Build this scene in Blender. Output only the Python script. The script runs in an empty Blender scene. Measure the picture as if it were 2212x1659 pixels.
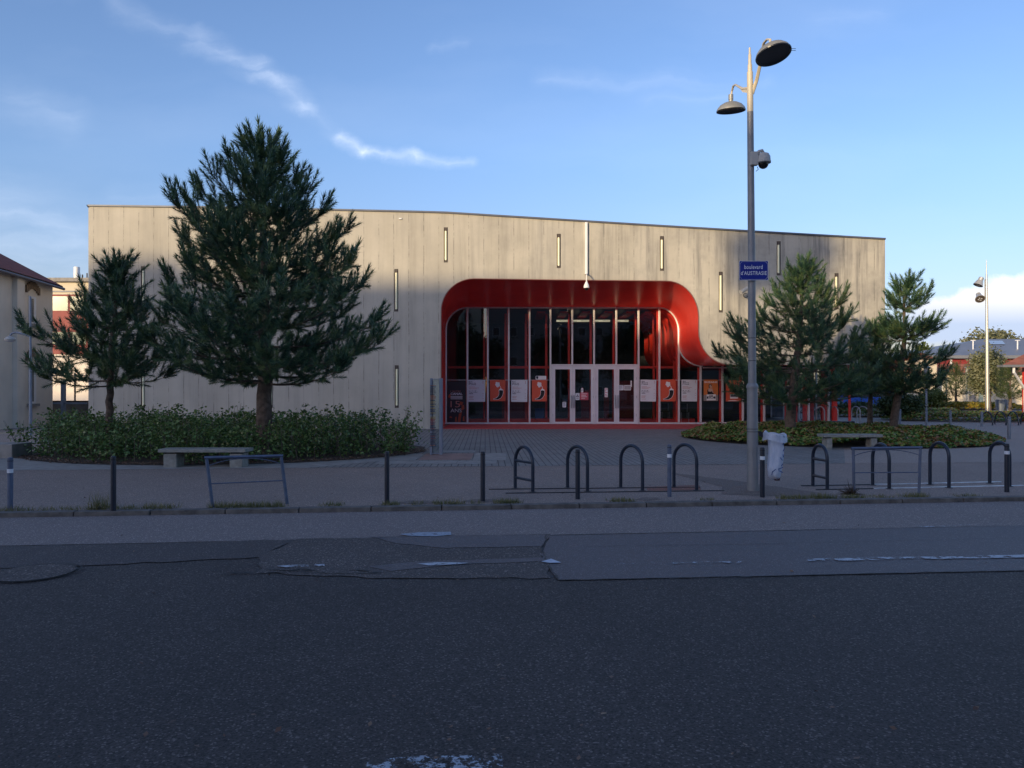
import bpy, bmesh, math, random
import numpy as np
from mathutils import Vector, Matrix
random.seed(7); np.random.seed(7)
R = math.radians
S = bpy.context.scene
COL = S.collection

# ------------------------------------------------------------------ camera, sky, sun, exposure
FPX, CX, HZ, EYE = 1661.0, 1106.0, 845.0, 1.65        # focal length / centre / horizon in the 2212 px wide photograph
cam_d = bpy.data.cameras.new('camera'); cam = bpy.data.objects.new('camera', cam_d); COL.objects.link(cam)
cam.location = (0, 0, EYE); cam.rotation_euler = (R(90), 0, 0)
cam_d.sensor_width = 36; cam_d.lens = 36*FPX/2212; cam_d.shift_y = 15.5/2212
cam_d.clip_start = .05; cam_d.clip_end = 3000
S.camera = cam
S.render.resolution_x = 1024; S.render.resolution_y = 768

TAN_AZ, TAN_EL = .70, .19                              # sun comes from behind-left, low
sun_dir = Vector((TAN_AZ, 1, -TAN_EL)).normalized()    # direction the light travels
sd = bpy.data.lights.new('sun', 'SUN'); sun = bpy.data.objects.new('sun', sd); COL.objects.link(sun)
sun.rotation_euler = sun_dir.to_track_quat('-Z', 'Y').to_euler()
sd.energy = 2.4; sd.angle = R(.6); sd.color = (1, .77, .46)
EL = math.asin(-sun_dir.z)
S.view_settings.view_transform = 'Standard'; S.view_settings.look = 'None'
S.view_settings.exposure = 0.84; S.view_settings.gamma = 1

def T(u, v): return ((u-CX)/FPX, (HZ-v)/FPX)           # direction x/y, z/y

def make_world():
    w = bpy.data.worlds.new('World'); S.world = w; w.use_nodes = True
    nt = w.node_tree; N, L = nt.nodes, nt.links; N.clear()
    def nd(t, **k):
        n = N.new(t)
        for a, b in k.items(): setattr(n, a, b)
        return n
    def mth(op, a, b=None, c=None, clamp=False):
        n = nd('ShaderNodeMath', operation=op, use_clamp=clamp)
        for i, x in enumerate((a, b, c)):
            if x is None: continue
            if isinstance(x, (int, float)): n.inputs[i].default_value = x
            else: L.new(x, n.inputs[i])
        return n.outputs[0]
    def vm(op, a, b=None, s=None):
        n = nd('ShaderNodeVectorMath', operation=op)
        for i, x in enumerate((a, b)):
            if x is None: continue
            if isinstance(x, tuple): n.inputs[i].default_value = x
            else: L.new(x, n.inputs[i])
        if s is not None:
            if isinstance(s, float): n.inputs['Scale'].default_value = s
            else: L.new(s, n.inputs['Scale'])
        return n
    sky = nd('ShaderNodeTexSky', sky_type='NISHITA', sun_disc=False)
    sky.sun_elevation = EL; sky.sun_rotation = math.atan2(-TAN_AZ, -1)
    sky.altitude = 200; sky.air_density = 1.0; sky.dust_density = 1.4; sky.ozone_density = 2.2
    tc = nd('ShaderNodeTexCoord'); sep = nd('ShaderNodeSeparateXYZ'); L.new(tc.outputs['Generated'], sep.inputs[0])
    yc = mth('MAXIMUM', sep.outputs[1], .05)
    px = mth('DIVIDE', sep.outputs[0], yc); pz = mth('DIVIDE', sep.outputs[2], yc)
    front = mth('MULTIPLY', mth('SUBTRACT', sep.outputs[1], .06, clamp=True), 12, clamp=True)
    cmb = nd('ShaderNodeCombineXYZ'); L.new(px, cmb.inputs[0]); L.new(pz, cmb.inputs[1])
    n1 = nd('ShaderNodeTexNoise'); n1.inputs['Scale'].default_value = 9; n1.inputs['Detail'].default_value = 7; n1.inputs['Roughness'].default_value = .62
    L.new(cmb.outputs[0], n1.inputs['Vector'])
    off = vm('SCALE', vm('SUBTRACT', n1.outputs['Color'], (.5, .5, .5)).outputs[0], s=.055)
    P = vm('ADD', cmb.outputs[0], off.outputs[0]).outputs[0]
    def capsule(a, b, w, amp):
        a3 = (*T(*a), 0); b3 = (*T(*b), 0); ab = (b3[0]-a3[0], b3[1]-a3[1], 0); l2 = ab[0]**2+ab[1]**2
        pa = vm('SUBTRACT', P, a3); pa0 = vm('MULTIPLY', pa.outputs[0], (1, 1, 0)).outputs[0]
        t = mth('DIVIDE', vm('DOT_PRODUCT', pa0, ab).outputs['Value'], l2, clamp=True)
        proj = vm('SCALE', ab, s=t).outputs[0] if False else None
        n = nd('ShaderNodeVectorMath', operation='SCALE'); n.inputs[0].default_value = ab; L.new(t, n.inputs['Scale'])
        d = vm('LENGTH', vm('SUBTRACT', pa0, n.outputs[0]).outputs[0]).outputs['Value']
        m = mth('SUBTRACT', 1, mth('DIVIDE', d, w*1.25/FPX), clamp=True)
        return mth('MULTIPLY', mth('POWER', m, 1.6), amp*.48)
    caps = [((250, 15), (420, 85), 34, .35), ((420, 85), (560, 150), 36, .75), ((560, 150), (655, 220), 30, .85), ((655, 220), (735, 285), 26, .25),
            ((735, 285), (785, 322), 24, 1.3), ((785, 322), (900, 338), 20, 1.1), ((900, 338), (1020, 352), 17, .9),
            ((20, 200), (150, 250), 60, .35), ((1170, 180), (1650, 168), 28, .28), ((1400, 215), (1560, 205), 16, .2), ((930, 95), (1010, 98), 14, .25),
            ((-60, 440), (170, 500), 90, .6), ((-40, 540), (190, 570), 50, .6), ((240, 420), (360, 430), 34, .25), ((1780, 50), (1900, 20), 50, .15)]
    tot = None
    for c in caps:
        m = capsule(*c); tot = m if tot is None else mth('ADD', tot, m)
    # fibres inside the wisps
    mp = nd('ShaderNodeMapping'); mp.inputs['Rotation'].default_value = (0, 0, R(28)); mp.inputs['Scale'].default_value = (5, 46, 1)
    L.new(P, mp.inputs[0]); n2 = nd('ShaderNodeTexNoise'); n2.inputs['Scale'].default_value = 1; n2.inputs['Detail'].default_value = 6
    L.new(mp.outputs[0], n2.inputs['Vector'])
    fib = mth('MULTIPLY_ADD', n2.outputs['Fac'], 2.2, -.5, clamp=True)
    wisp = mth('MULTIPLY', mth('MULTIPLY', tot, fib), front, clamp=True)
    # general faint veil
    mp2 = nd('ShaderNodeMapping'); mp2.inputs['Scale'].default_value = (1.2, 5, 1); mp2.inputs['Location'].default_value = (3.1, 1.7, 0)
    L.new(P, mp2.inputs[0]); n3 = nd('ShaderNodeTexNoise'); n3.inputs['Scale'].default_value = 1.6; n3.inputs['Detail'].default_value = 5
    L.new(mp2.outputs[0], n3.inputs['Vector'])
    veil = mth('MULTIPLY', mth('MULTIPLY', mth('MULTIPLY_ADD', n3.outputs['Fac'], 2.5, -1.2, clamp=True), front), .10)
    wisp = mth('ADD', wisp, veil, clamp=True)
    # cumulus low on the right, grey below and white on top
    cm = None
    for c in [((2110, 662), (2290, 640), 66, 1.4), ((2170, 620), (2260, 615), 60, 1.2), ((2010, 668), (2100, 660), 36, 1.2), ((1960, 690), (2300, 705), 62, 1.1), ((2000, 735), (2320, 742), 60, .8)]:
        m = capsule(*c); cm = m if cm is None else mth('ADD', cm, m)
    cum = mth('MULTIPLY', mth('SMOOTHSTEP' if False else 'MULTIPLY', mth('SUBTRACT', mth('MULTIPLY', cm, mth('MULTIPLY_ADD', n1.outputs['Fac'], 1.0, .5)), .22, clamp=True), 3.2, clamp=True), front)
    cum = mth('MULTIPLY', cum, .93)
    shade = mth('MULTIPLY', mth('SUBTRACT', pz, T(0, 700)[1]), 18, clamp=True)   # sunlit tops painted into the cloud colour by height
    cr = nd('ShaderNodeMix', data_type='RGBA'); L.new(shade, cr.inputs['Factor'])
    cr.inputs['A'].default_value = (.40, .48, .64, 1); cr.inputs['B'].default_value = (.95, .88, .80, 1)
    # sky colour grade
    hs = nd('ShaderNodeHueSaturation'); hs.inputs['Saturation'].default_value = 1.05; L.new(sky.outputs[0], hs.inputs['Color'])
    tint = nd('ShaderNodeMix', data_type='RGBA', blend_type='MULTIPLY'); tint.inputs['Factor'].default_value = 1
    L.new(hs.outputs[0], tint.inputs['A']); tint.inputs['B'].default_value = SKY_TINT
    low = mth('SUBTRACT', 1, mth('MULTIPLY', mth('MAXIMUM', pz, 0), 3.2), clamp=True)
    hz = nd('ShaderNodeMix', data_type='RGBA', blend_type='MULTIPLY'); L.new(mth('MULTIPLY', low, front), hz.inputs['Factor']); L.new(tint.outputs['Result'], hz.inputs['A']); hz.inputs['B'].default_value = (.80, .70, .74, 1)
    bg = nd('ShaderNodeBackground'); L.new(hz.outputs['Result'], bg.inputs[0]); bg.inputs[1].default_value = SKY_STR
    b2 = nd('ShaderNodeBackground'); b2.inputs[0].default_value = (.62, .68, .80, 1); b2.inputs[1].default_value = 1
    b3 = nd('ShaderNodeBackground'); L.new(cr.outputs['Result'], b3.inputs[0]); b3.inputs[1].default_value = .85
    m1 = nd('ShaderNodeMixShader'); L.new(mth('MULTIPLY', wisp, .8), m1.inputs[0]); L.new(bg.outputs[0], m1.inputs[1]); L.new(b2.outputs[0], m1.inputs[2])
    m2 = nd('ShaderNodeMixShader'); L.new(cum, m2.inputs[0]); L.new(m1.outputs[0], m2.inputs[1]); L.new(b3.outputs[0], m2.inputs[2])
    out = nd('ShaderNodeOutputWorld'); L.new(m2.outputs[0], out.inputs[0])
SKY_TINT = (.99, .93, 1.08, 1); SKY_STR = .15
make_world()

# ------------------------------------------------------------------ helpers
def W(u, v, Y): return Vector(((u-CX)/FPX*Y, Y, EYE+(HZ-v)/FPX*Y))
def G(u, v, z=0.0):
    Y = FPX*(EYE-z)/(v-HZ); return Vector(((u-CX)/FPX*Y, Y, z))

class MB:
    def __init__(s): s.v = []; s.f = []
    def add(s, vs, fs):
        o = len(s.v); s.v += [tuple(p) for p in vs]; s.f += [tuple(i+o for i in f) for f in fs]; return s
    def box(s, x0, x1, y0, y1, z0, z1, M=None):
        vs = [Vector((x, y, z)) for z in (z0, z1) for y in (y0, y1) for x in (x0, x1)]
        if M is not None: vs = [M @ p for p in vs]
        return s.add(vs, [(0, 2, 3, 1), (4, 5, 7, 6), (0, 1, 5, 4), (2, 6, 7, 3), (0, 4, 6, 2), (1, 3, 7, 5)])
    def tube(s, pts, r, n=10, cap=True, flat=None):
        pts = [Vector(p) for p in pts]; k = len(pts)
        if not isinstance(r, (list, tuple)): r = [r]*k
        rings = []; up = None
        for i, p in enumerate(pts):
            d = (pts[min(i+1, k-1)]-pts[max(i-1, 0)]).normalized()
            if up is None:
                up = Vector((0, 0, 1)) if abs(d.z) < .9 else Vector((0, 1, 0))
                a = d.cross(up).normalized()
            else: a = (a - d*a.dot(d)).normalized()
            b = d.cross(a).normalized()
            rings.append([p+(a*math.cos(t)+b*math.sin(t)*(flat or 1))*r[i] for t in [2*math.pi*j/n for j in range(n)]])
        vs = [p for q in rings for p in q]; fs = []
        for i in range(k-1):
            for j in range(n):
                j2 = (j+1) % n; fs.append((i*n+j, i*n+j2, (i+1)*n+j2, (i+1)*n+j))
        if cap: fs += [tuple(range(n))[::-1], tuple((k-1)*n+j for j in range(n))]
        return s.add(vs, fs)
    def lathe(s, prof, M=Matrix(), n=24, cap=True):     # prof: (r, z)
        vs = []; fs = []; k = len(prof)
        for r, z in prof:
            for j in range(n):
                t = 2*math.pi*j/n; vs.append(M @ Vector((r*math.cos(t), r*math.sin(t), z)))
        for i in range(k-1):
            for j in range(n):
                j2 = (j+1) % n; fs.append((i*n+j, i*n+j2, (i+1)*n+j2, (i+1)*n+j))
        if cap: fs += [tuple(range(n))[::-1], tuple((k-1)*n+j for j in range(n))]
        return s.add(vs, fs)
    def prism(s, poly, a, b, axis='y'):                 # outline in the plane normal to axis
        def P(p, t): return {'y': (p[0], t, p[1]), 'x': (t, p[0], p[1]), 'z': (p[0], p[1], t)}[axis]
        n = len(poly); vs = [P(p, a) for p in poly]+[P(p, b) for p in poly]
        return s.add(vs, [tuple(range(n)), tuple(range(2*n-1, n-1, -1))]+[(i, i+n, (i+1) % n+n, (i+1) % n) for i in range(n)])
    def loft(s, A, B, closed=False):
        n = len(A); return s.add(list(A)+list(B), [(i, i+1, n+i+1, n+i) for i in range(n-1)]+([(n-1, 0, n, 2*n-1)] if closed else []))
    def poly(s, pts): return s.add(pts, [tuple(range(len(pts)))])
    def build(s, name, mat, parent=None, smooth=False, bevel=0):
        me = bpy.data.meshes.new(name); me.from_pydata(s.v, [], s.f); me.update()
        bm = bmesh.new(); bm.from_mesh(me); bmesh.ops.recalc_face_normals(bm, faces=bm.faces); bm.to_mesh(me); bm.free()
        return link(name, me, mat, parent, smooth, bevel)

def link(name, me, mat, parent=None, smooth=False, bevel=0):
    o = bpy.data.objects.new(name, me); COL.objects.link(o)
    if mat is not None and len(me.materials) == 0: me.materials.append(mat)
    if smooth:
        for p in me.polygons: p.use_smooth = True
        try: me.set_sharp_from_angle(angle=R(38))
        except Exception: pass
    if bevel:
        m = o.modifiers.new('bevel', 'BEVEL'); m.width = bevel; m.segments = 2; m.limit_method = 'ANGLE'
    if parent is not None:
        o.parent = parent
        if parent.parent is None: o.matrix_parent_inverse = Matrix.Translation(-parent.location)
    return o

def tag(o, label, cat, group=None, kind=None):
    if label: o['label'] = label
    if cat: o['category'] = cat
    if group: o['group'] = group
    if kind: o['kind'] = kind
    return o
def thing(name, loc, label, cat, group=None):
    o = bpy.data.objects.new(name, None); COL.objects.link(o); o.location = loc; o.empty_display_size = .2
    return tag(o, label, cat, group)
def structure(o): o['kind'] = 'structure'; return o
def copy_tree(o, parent=None):
    c = o.copy(); COL.objects.link(c)
    if parent is not None: c.parent = parent
    for ch in list(o.children): copy_tree(ch, c)
    return c
def from_tris(name, V, mat, parent=None, nside=3):     # V: (M, nside, 3)
    M = V.shape[0]; me = bpy.data.meshes.new(name)
    me.vertices.add(M*nside); me.vertices.foreach_set('co', V.reshape(-1).astype(np.float32))
    me.loops.add(M*nside); me.loops.foreach_set('vertex_index', np.arange(M*nside, dtype=np.int32))
    me.polygons.add(M); me.polygons.foreach_set('loop_start', np.arange(M, dtype=np.int32)*nside)
    me.polygons.foreach_set('loop_total', np.full(M, nside, dtype=np.int32))
    me.update(calc_edges=True); me.validate()
    return link(name, me, mat, parent)

# ------------------------------------------------------------------ materials
def mat(name, col, rough=.7, metal=0, var=.12, vscale=3, bump=0, bscale=40, spec=.5, emis=None, coat=0):
    m = bpy.data.materials.new(name); m.use_nodes = True; nt = m.node_tree; N, L = nt.nodes, nt.links
    b = N['Principled BSDF']; b.inputs['Roughness'].default_value = rough; b.inputs['Metallic'].default_value = metal
    b.inputs['Specular IOR Level'].default_value = spec
    if coat: b.inputs['Coat Weight'].default_value = coat
    tc = N.new('ShaderNodeTexCoord')
    n = N.new('ShaderNodeTexNoise'); n.inputs['Scale'].default_value = vscale; n.inputs['Detail'].default_value = 6; L.new(tc.outputs['Object'], n.inputs['Vector'])
    r = N.new('ShaderNodeValToRGB'); L.new(n.outputs['Fac'], r.inputs[0])
    r.color_ramp.elements[0].position = .3; r.color_ramp.elements[1].position = .7
    r.color_ramp.elements[0].color = (*[c*(1-var) for c in col], 1); r.color_ramp.elements[1].color = (*[min(1, c*(1+var)) for c in col], 1)
    L.new(r.outputs[0], b.inputs['Base Color'])
    if bump:
        n2 = N.new('ShaderNodeTexNoise'); n2.inputs['Scale'].default_value = bscale; n2.inputs['Detail'].default_value = 4; L.new(tc.outputs['Object'], n2.inputs['Vector'])
        bp = N.new('ShaderNodeBump'); bp.inputs['Strength'].default_value = bump; bp.inputs['Distance'].default_value = .02; L.new(n2.outputs['Fac'], bp.inputs['Height']); L.new(bp.outputs[0], b.inputs['Normal'])
    if emis: b.inputs['Emission Color'].default_value = (*emis[:3], 1); b.inputs['Emission Strength'].default_value = emis[3]
    return m

class NB:                                              # tiny node builder
    def __init__(s, name):
        s.m = bpy.data.materials.new(name); s.m.use_nodes = True; s.nt = s.m.node_tree; s.N, s.L = s.nt.nodes, s.nt.links
        s.b = s.N['Principled BSDF']; s.out = s.N['Material Output']
        s.tc = s.N.new('ShaderNodeTexCoord').outputs['Object']
    def put(s, x, inp):
        if hasattr(x, 'is_output'): s.L.new(x, inp)
        elif isinstance(x, tuple) and len(x) == 3 and inp.type == 'RGBA': inp.default_value = (*x, 1)
        else: inp.default_value = x
    def math(s, op, a, b=None, c=None, clamp=False):
        n = s.N.new('ShaderNodeMath'); n.operation = op; n.use_clamp = clamp
        for i, x in enumerate((a, b, c)):
            if x is not None: s.put(x, n.inputs[i])
        return n.outputs[0]
    def noise(s, scale, detail=4, rough=.5, vec=None, stretch=None, col=False, loc=None):
        v = vec or s.tc
        if stretch or loc:
            mp = s.N.new('ShaderNodeMapping'); s.L.new(v, mp.inputs[0])
            if stretch: mp.inputs['Scale'].default_value = stretch
            if loc: mp.inputs['Location'].default_value = loc
            v = mp.outputs[0]
        n = s.N.new('ShaderNodeTexNoise'); n.inputs['Scale'].default_value = scale; n.inputs['Detail'].default_value = detail; n.inputs['Roughness'].default_value = rough
        s.L.new(v, n.inputs['Vector']); return n.outputs['Color' if col else 'Fac']
    def vor(s, scale, feature='F1', out='Distance', vec=None):
        n = s.N.new('ShaderNodeTexVoronoi'); n.feature = feature; n.inputs['Scale'].default_value = scale; s.L.new(vec or s.tc, n.inputs['Vector']); return n.outputs[out]
    def ramp(s, f, *stops, interp='LINEAR'):
        r = s.N.new('ShaderNodeValToRGB'); s.L.new(f, r.inputs[0]); e = r.color_ramp.elements; r.color_ramp.interpolation = interp
        while len(e) < len(stops): e.new(.5)
        for i, (p, c) in enumerate(stops): e[i].position = p; e[i].color = (*(c if isinstance(c, tuple) else (c, c, c)), 1)
        return r.outputs[0]
    def mix(s, f, a, b, mode='MIX'):
        n = s.N.new('ShaderNodeMix'); n.data_type = 'RGBA'; n.blend_type = mode
        s.put(f, n.inputs['Factor']); s.put(a, n.inputs['A']); s.put(b, n.inputs['B']); return n.outputs['Result']
    def xyz(s):
        n = s.N.new('ShaderNodeSeparateXYZ'); s.L.new(s.tc, n.inputs[0]); return n.outputs
    def bump(s, h, strength=.5, dist=.01):
        n = s.N.new('ShaderNodeBump'); n.inputs['Strength'].default_value = strength; n.inputs['Distance'].default_value = dist
        s.L.new(h, n.inputs['Height']); s.L.new(n.outputs[0], s.b.inputs['Normal'])
    def set(s, col=None, rough=None, **k):
        if col is not None: s.put(col, s.b.inputs['Base Color'])
        if rough is not None: s.put(rough, s.b.inputs['Roughness'])
        for a, b in k.items(): s.put(b, s.b.inputs[a.replace('_', ' ')])
        return s.m

def asphalt(name, dark, light, patch=.25, rough=.85, scale=1.0, tint=(1.2, .98, .86)):
    n = NB(name)
    big = n.noise(.35, 5, .6); mid = n.noise(2.3, 5, .65)
    fine = n.noise(75*scale, 3, .7); v = n.vor(95*scale, out='Color')
    sp = n.N.new('ShaderNodeSeparateColor'); n.L.new(v, sp.inputs[0])
    c = n.ramp(fine, (.35, dark), (.68, light))
    c = n.mix(n.math('MULTIPLY', n.math('GREATER_THAN', sp.outputs[0], .93), .55), c, tuple(min(1, x*2.7) for x in light))
    m = n.math('ADD', n.math('MULTIPLY', big, patch*2), n.math('MULTIPLY_ADD', mid, patch, 1-patch*1.5))
    c = n.mix(1.0, c, m, 'MULTIPLY'); c = n.mix(1.0, c, tint, 'MULTIPLY')
    n.bump(n.math('ADD', fine, n.math('MULTIPLY', n.vor(70*scale), .8)), .55, .006)
    return n.set(c, rough)

def concrete_wall_mat():
    n = NB('board_marked_concrete'); x, y, z = n.xyz()
    base = n.ramp(n.noise(.7, 8, .6), (.3, (.42, .392, .325)), (.7, (.51, .478, .40)))
    st = n.noise(1, 6, .65, stretch=(3.0, 3.0, .18))          # vertical streaks
    right = n.math('MULTIPLY_ADD', x, .055, .30, clamp=True)   # weathering and painted shade grow towards the east end
    stain = n.math('MULTIPLY', n.math('MULTIPLY_ADD', st, 4.5, -2.15, clamp=True), n.math('MULTIPLY_ADD', right, .75, .25))
    blot_shade = n.math('MULTIPLY', n.math('MULTIPLY_ADD', n.noise(.45, 7, .68, loc=(3.3, 0, 1.2)), 5.0, -2.25, clamp=True), n.math('MULTIPLY_ADD', right, .6, .18))  # large mottled patches: weathering plus soft shade painted into the colour
    c0 = n.mix(blot_shade, base, (.235, .225, .20))
    crust = n.math('MULTIPLY', n.math('MULTIPLY_ADD', n.noise(1, 7, .75, stretch=(2.6, 2, 1.0)), 8, -4.7, clamp=True), n.math('MULTIPLY_ADD', right, .8, .1))
    c0 = n.mix(n.math('MULTIPLY', crust, .6), c0, (.14, .135, .12))
    c = n.mix(stain, c0, (.13, .125, .115))
    wob = n.math('MULTIPLY', n.math('SUBTRACT', n.noise(1, 3, stretch=(.1, .1, 1.2)), .5), .05)
    fr = n.math('PINGPONG', n.math('ADD', n.math('ADD', x, wob), 30), .327)
    line = n.math('MULTIPLY', n.math('SUBTRACT', 1, n.math('MULTIPLY', fr, 55), clamp=True), n.math('MULTIPLY_ADD', n.noise(1, 7, .8, stretch=(1.1, 2, 1.3)), 9.0, -4.0, clamp=True))
    c = n.mix(n.math('MULTIPLY', line, .95), c, (.045, .043, .04))
    dn = n.noise(1, 5, .7, stretch=(9, 9, .5))                # narrow drip lines
    drip = n.math('MULTIPLY', n.math('MULTIPLY_ADD', dn, 12, -7.6, clamp=True), n.math('MULTIPLY_ADD', right, .8, .0))
    c = n.mix(n.math('MULTIPLY', drip, .8), c, (.09, .085, .08))
    board = n.noise(1, 2, .5, stretch=(1.53, .01, .06)); c = n.mix(.16, c, n.ramp(board, (.3, .25), (.7, .5)), 'MIX')
    sp = n.math('GREATER_THAN', n.noise(6, 3, .8), .72); c = n.mix(n.math('MULTIPLY', sp, .35), c, (.1, .1, .09))
    n.bump(n.math('SUBTRACT', n.noise(9, 6, .7), n.math('MULTIPLY', line, 1.5)), .35, .01)
    return n.set(c, .82)

def paver_mat():
    n = NB('block_paving')
    mp = n.N.new('ShaderNodeMapping'); n.L.new(n.tc, mp.inputs[0]); mp.inputs['Rotation'].default_value = (0, 0, R(90-2))
    br = n.N.new('ShaderNodeTexBrick'); n.L.new(mp.outputs[0], br.inputs['Vector'])
    br.inputs['Scale'].default_value = 1; br.inputs['Brick Width'].default_value = .30; br.inputs['Row Height'].default_value = .15
    br.inputs['Mortar Size'].default_value = .011; br.inputs['Mortar Smooth'].default_value = .3
    br.inputs['Color1'].default_value = (.24, .225, .21, 1); br.inputs['Color2'].default_value = (.29, .27, .25, 1); br.inputs['Mortar'].default_value = (.055, .055, .055, 1)
    c = n.mix(1.0, br.outputs['Color'], n.ramp(n.noise(.8, 6, .6), (.3, .78), (.7, 1.08)), 'MULTIPLY')
    c = n.mix(.3, c, n.mix(1.0, br.outputs['Color'], n.noise(60, 2), 'MULTIPLY'))
    n.bump(n.math('SUBTRACT', 1, br.outputs['Fac']), .5, .006)
    return n.set(c, .85)

def glass_mat(name='window_glass', tint=(.84, .86, .88), boost=2.3):
    n = NB(name); N, L = n.N, n.L; N.remove(n.b)
    tr = N.new('ShaderNodeBsdfTransparent'); tr.inputs[0].default_value = (*tint, 1)
    gl = N.new('ShaderNodeBsdfGlossy'); gl.inputs['Roughness'].default_value = .01; gl.inputs[0].default_value = (.9, .93, 1, 1)
    fr = N.new('ShaderNodeFresnel'); fr.inputs[0].default_value = 1.5
    nb = N.new('ShaderNodeBump'); nb.inputs['Strength'].default_value = .02; nb.inputs['Distance'].default_value = .05
    L.new(n.noise(.6, 2), nb.inputs['Height']); L.new(nb.outputs[0], gl.inputs['Normal'])
    mx = N.new('ShaderNodeMixShader'); L.new(n.math('MULTIPLY', fr.outputs[0], boost, clamp=True), mx.inputs[0]); L.new(tr.outputs[0], mx.inputs[1]); L.new(gl.outputs[0], mx.inputs[2])
    L.new(mx.outputs[0], n.out.inputs[0]); return n.m

def leaf_mat(name, stops, vs=14, trans=.25, rough=.55):
    n = NB(name); N, L = n.N, n.L
    v = n.vor(vs, out='Color'); sp = N.new('ShaderNodeSeparateColor'); L.new(v, sp.inputs[0])
    f = n.math('ADD', n.math('MULTIPLY', sp.outputs[0], .6), n.math('MULTIPLY', n.noise(1.3, 4), .4))
    c = n.ramp(f, *stops)
    n.set(c, rough); tl = N.new('ShaderNodeBsdfTranslucent'); L.new(c, tl.inputs[0])
    mx = N.new('ShaderNodeMixShader'); mx.inputs[0].default_value = trans; L.new(n.b.outputs[0], mx.inputs[1]); L.new(tl.outputs[0], mx.inputs[2]); L.new(mx.outputs[0], n.out.inputs[0])
    return n.m

def paint_mat(name, col, thr=.5, scale=9):              # worn road paint: chipped away by noise
    n = NB(name); N, L = n.N, n.L
    n.set(n.ramp(n.noise(30, 3), (.3, tuple(c*.7 for c in col)), (.7, col)), .8)
    a = n.math('MULTIPLY', n.math('SUBTRACT', n.math('ADD', n.math('MULTIPLY', n.noise(scale, 6, .7), .7), n.math('MULTIPLY', n.noise(scale*7, 3, .8), .3)), thr), 25, clamp=True)
    tr = N.new('ShaderNodeBsdfTransparent'); mx = N.new('ShaderNodeMixShader'); L.new(a, mx.inputs[0]); L.new(tr.outputs[0], mx.inputs[1]); L.new(n.b.outputs[0], mx.inputs[2]); L.new(mx.outputs[0], n.out.inputs[0])
    return n.m

M = {}
M['concrete'] = concrete_wall_mat()
M['paver'] = paver_mat()
M['glass'] = glass_mat()
M['clear'] = glass_mat('clear_glass', (.85, .9, .9), 1.1)
M['road'] = asphalt('road_asphalt', (.011, .011, .012), (.076, .076, .078), .42)
M['road_light'] = asphalt('kerbside_asphalt', (.12, .12, .125), (.20, .20, .21), .12)
M['road_patch'] = asphalt('smooth_asphalt', (.070, .074, .086), (.11, .115, .13), .12, .7, 1.3)
M['road_rough'] = asphalt('coarse_asphalt', (.022, .022, .024), (.115, .115, .118), .4, .85, .8)
M['road_mid'] = asphalt('worn_asphalt', (.030, .030, .033), (.085, .086, .092), .2, .8)
M['pave'] = asphalt('pavement_asphalt', (.14, .13, .125), (.24, .225, .215), .22)
M['pave_dark'] = asphalt('pavement_repair', (.09, .085, .08), (.15, .14, .135), .2)
M['slab'] = mat('pale_concrete_slab', (.27, .255, .235), .85, var=.2, vscale=4, bump=.2)
M['slab_pink'] = mat('pink_slab', (.27, .17, .145), .85, var=.2, bump=.2)
M['plazafar'] = asphalt('plaza_surface', (.19, .185, .18), (.27, .265, .26), .12)
M['kerb'] = mat('kerb_granite', (.115, .105, .095), .85, var=.4, vscale=7, bump=.5, bscale=30)
M['soil'] = mat('mulch_soil', (.06, .042, .03), .95, var=.4, vscale=9, bump=.6)
M['earth'] = mat('grass_earth', (.09, .09, .05), .95, var=.3, vscale=.5)
M['roofmetal'] = mat('roof_edge_metal', (.10, .11, .14), .5, .3)
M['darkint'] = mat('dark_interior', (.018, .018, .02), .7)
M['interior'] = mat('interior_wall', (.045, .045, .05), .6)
def red_lac():
    n = NB('red_lacquer'); c = n.ramp(n.noise(1.2, 6, .6), (.3, (.74, .040, .026)), (.7, (.84, .050, .032)))
    return n.set(c, .27, Specular_IOR_Level=.5)
M['red'] = red_lac()
M['redmat'] = mat('red_paint', (.74, .045, .03), .5, var=.12)
M['plinth'] = mat('red_plinth', (.43, .07, .06), .8, var=.25, vscale=5, bump=.2)
M['frame'] = mat('silver_aluminium', (.66, .65, .66), .42, .25, var=.06)
M['whiteal'] = mat('white_aluminium', (.72, .72, .74), .45, .05, var=.05)
M['tube'] = mat('lamp_tube_plastic', (.88, .85, .58), .35, var=.06)
M['slot'] = mat('slot_frame_bronze', (.075, .06, .05), .6)
M['bollard'] = mat('dark_blue_grey_steel', (.013, .018, .032), .45, .1, var=.2, vscale=12)
M['bollard_g'] = mat('faded_blue_grey_steel', (.085, .11, .17), .55, .1, var=.2, vscale=10)
M['bollard_far'] = mat('grey_steel', (.16, .19, .24), .5, .2, var=.1)
M['hoop'] = mat('navy_tube_steel', (.018, .028, .05), .38, .2, var=.2, vscale=10)
M['hoop_g'] = mat('galvanised_tube', (.35, .37, .40), .45, .5)
M['galv'] = mat('reflecting_galvanised_rail', (.68, .70, .74), .4, .5, var=.2, vscale=6)  # galvanised rail, white reflection put into its base colour
M['raildark'] = mat('dark_rail', (.03, .035, .045), .5, .3)
M['band'] = mat('white_band', (.68, .70, .74), .5)
M['pole'] = mat('grey_pole_paint', (.235, .24, .25), .5, .25, var=.12, vscale=5, bump=.05)
M['pole_sunlit'] = mat('sunlit_pole_paint', (.58, .52, .40), .5, .05, var=.08)  # top of the grey pole, warm sunlight put into the colour
M['shade'] = mat('grey_lamp_shade', (.30, .30, .28), .45, .3)
M['shade_in'] = mat('lamp_inner', (.10, .10, .10), .5)
M['cctv'] = mat('grey_camera_plastic', (.42, .42, .40), .45)
M['black'] = mat('black_plastic', (.015, .015, .017), .25)
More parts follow.
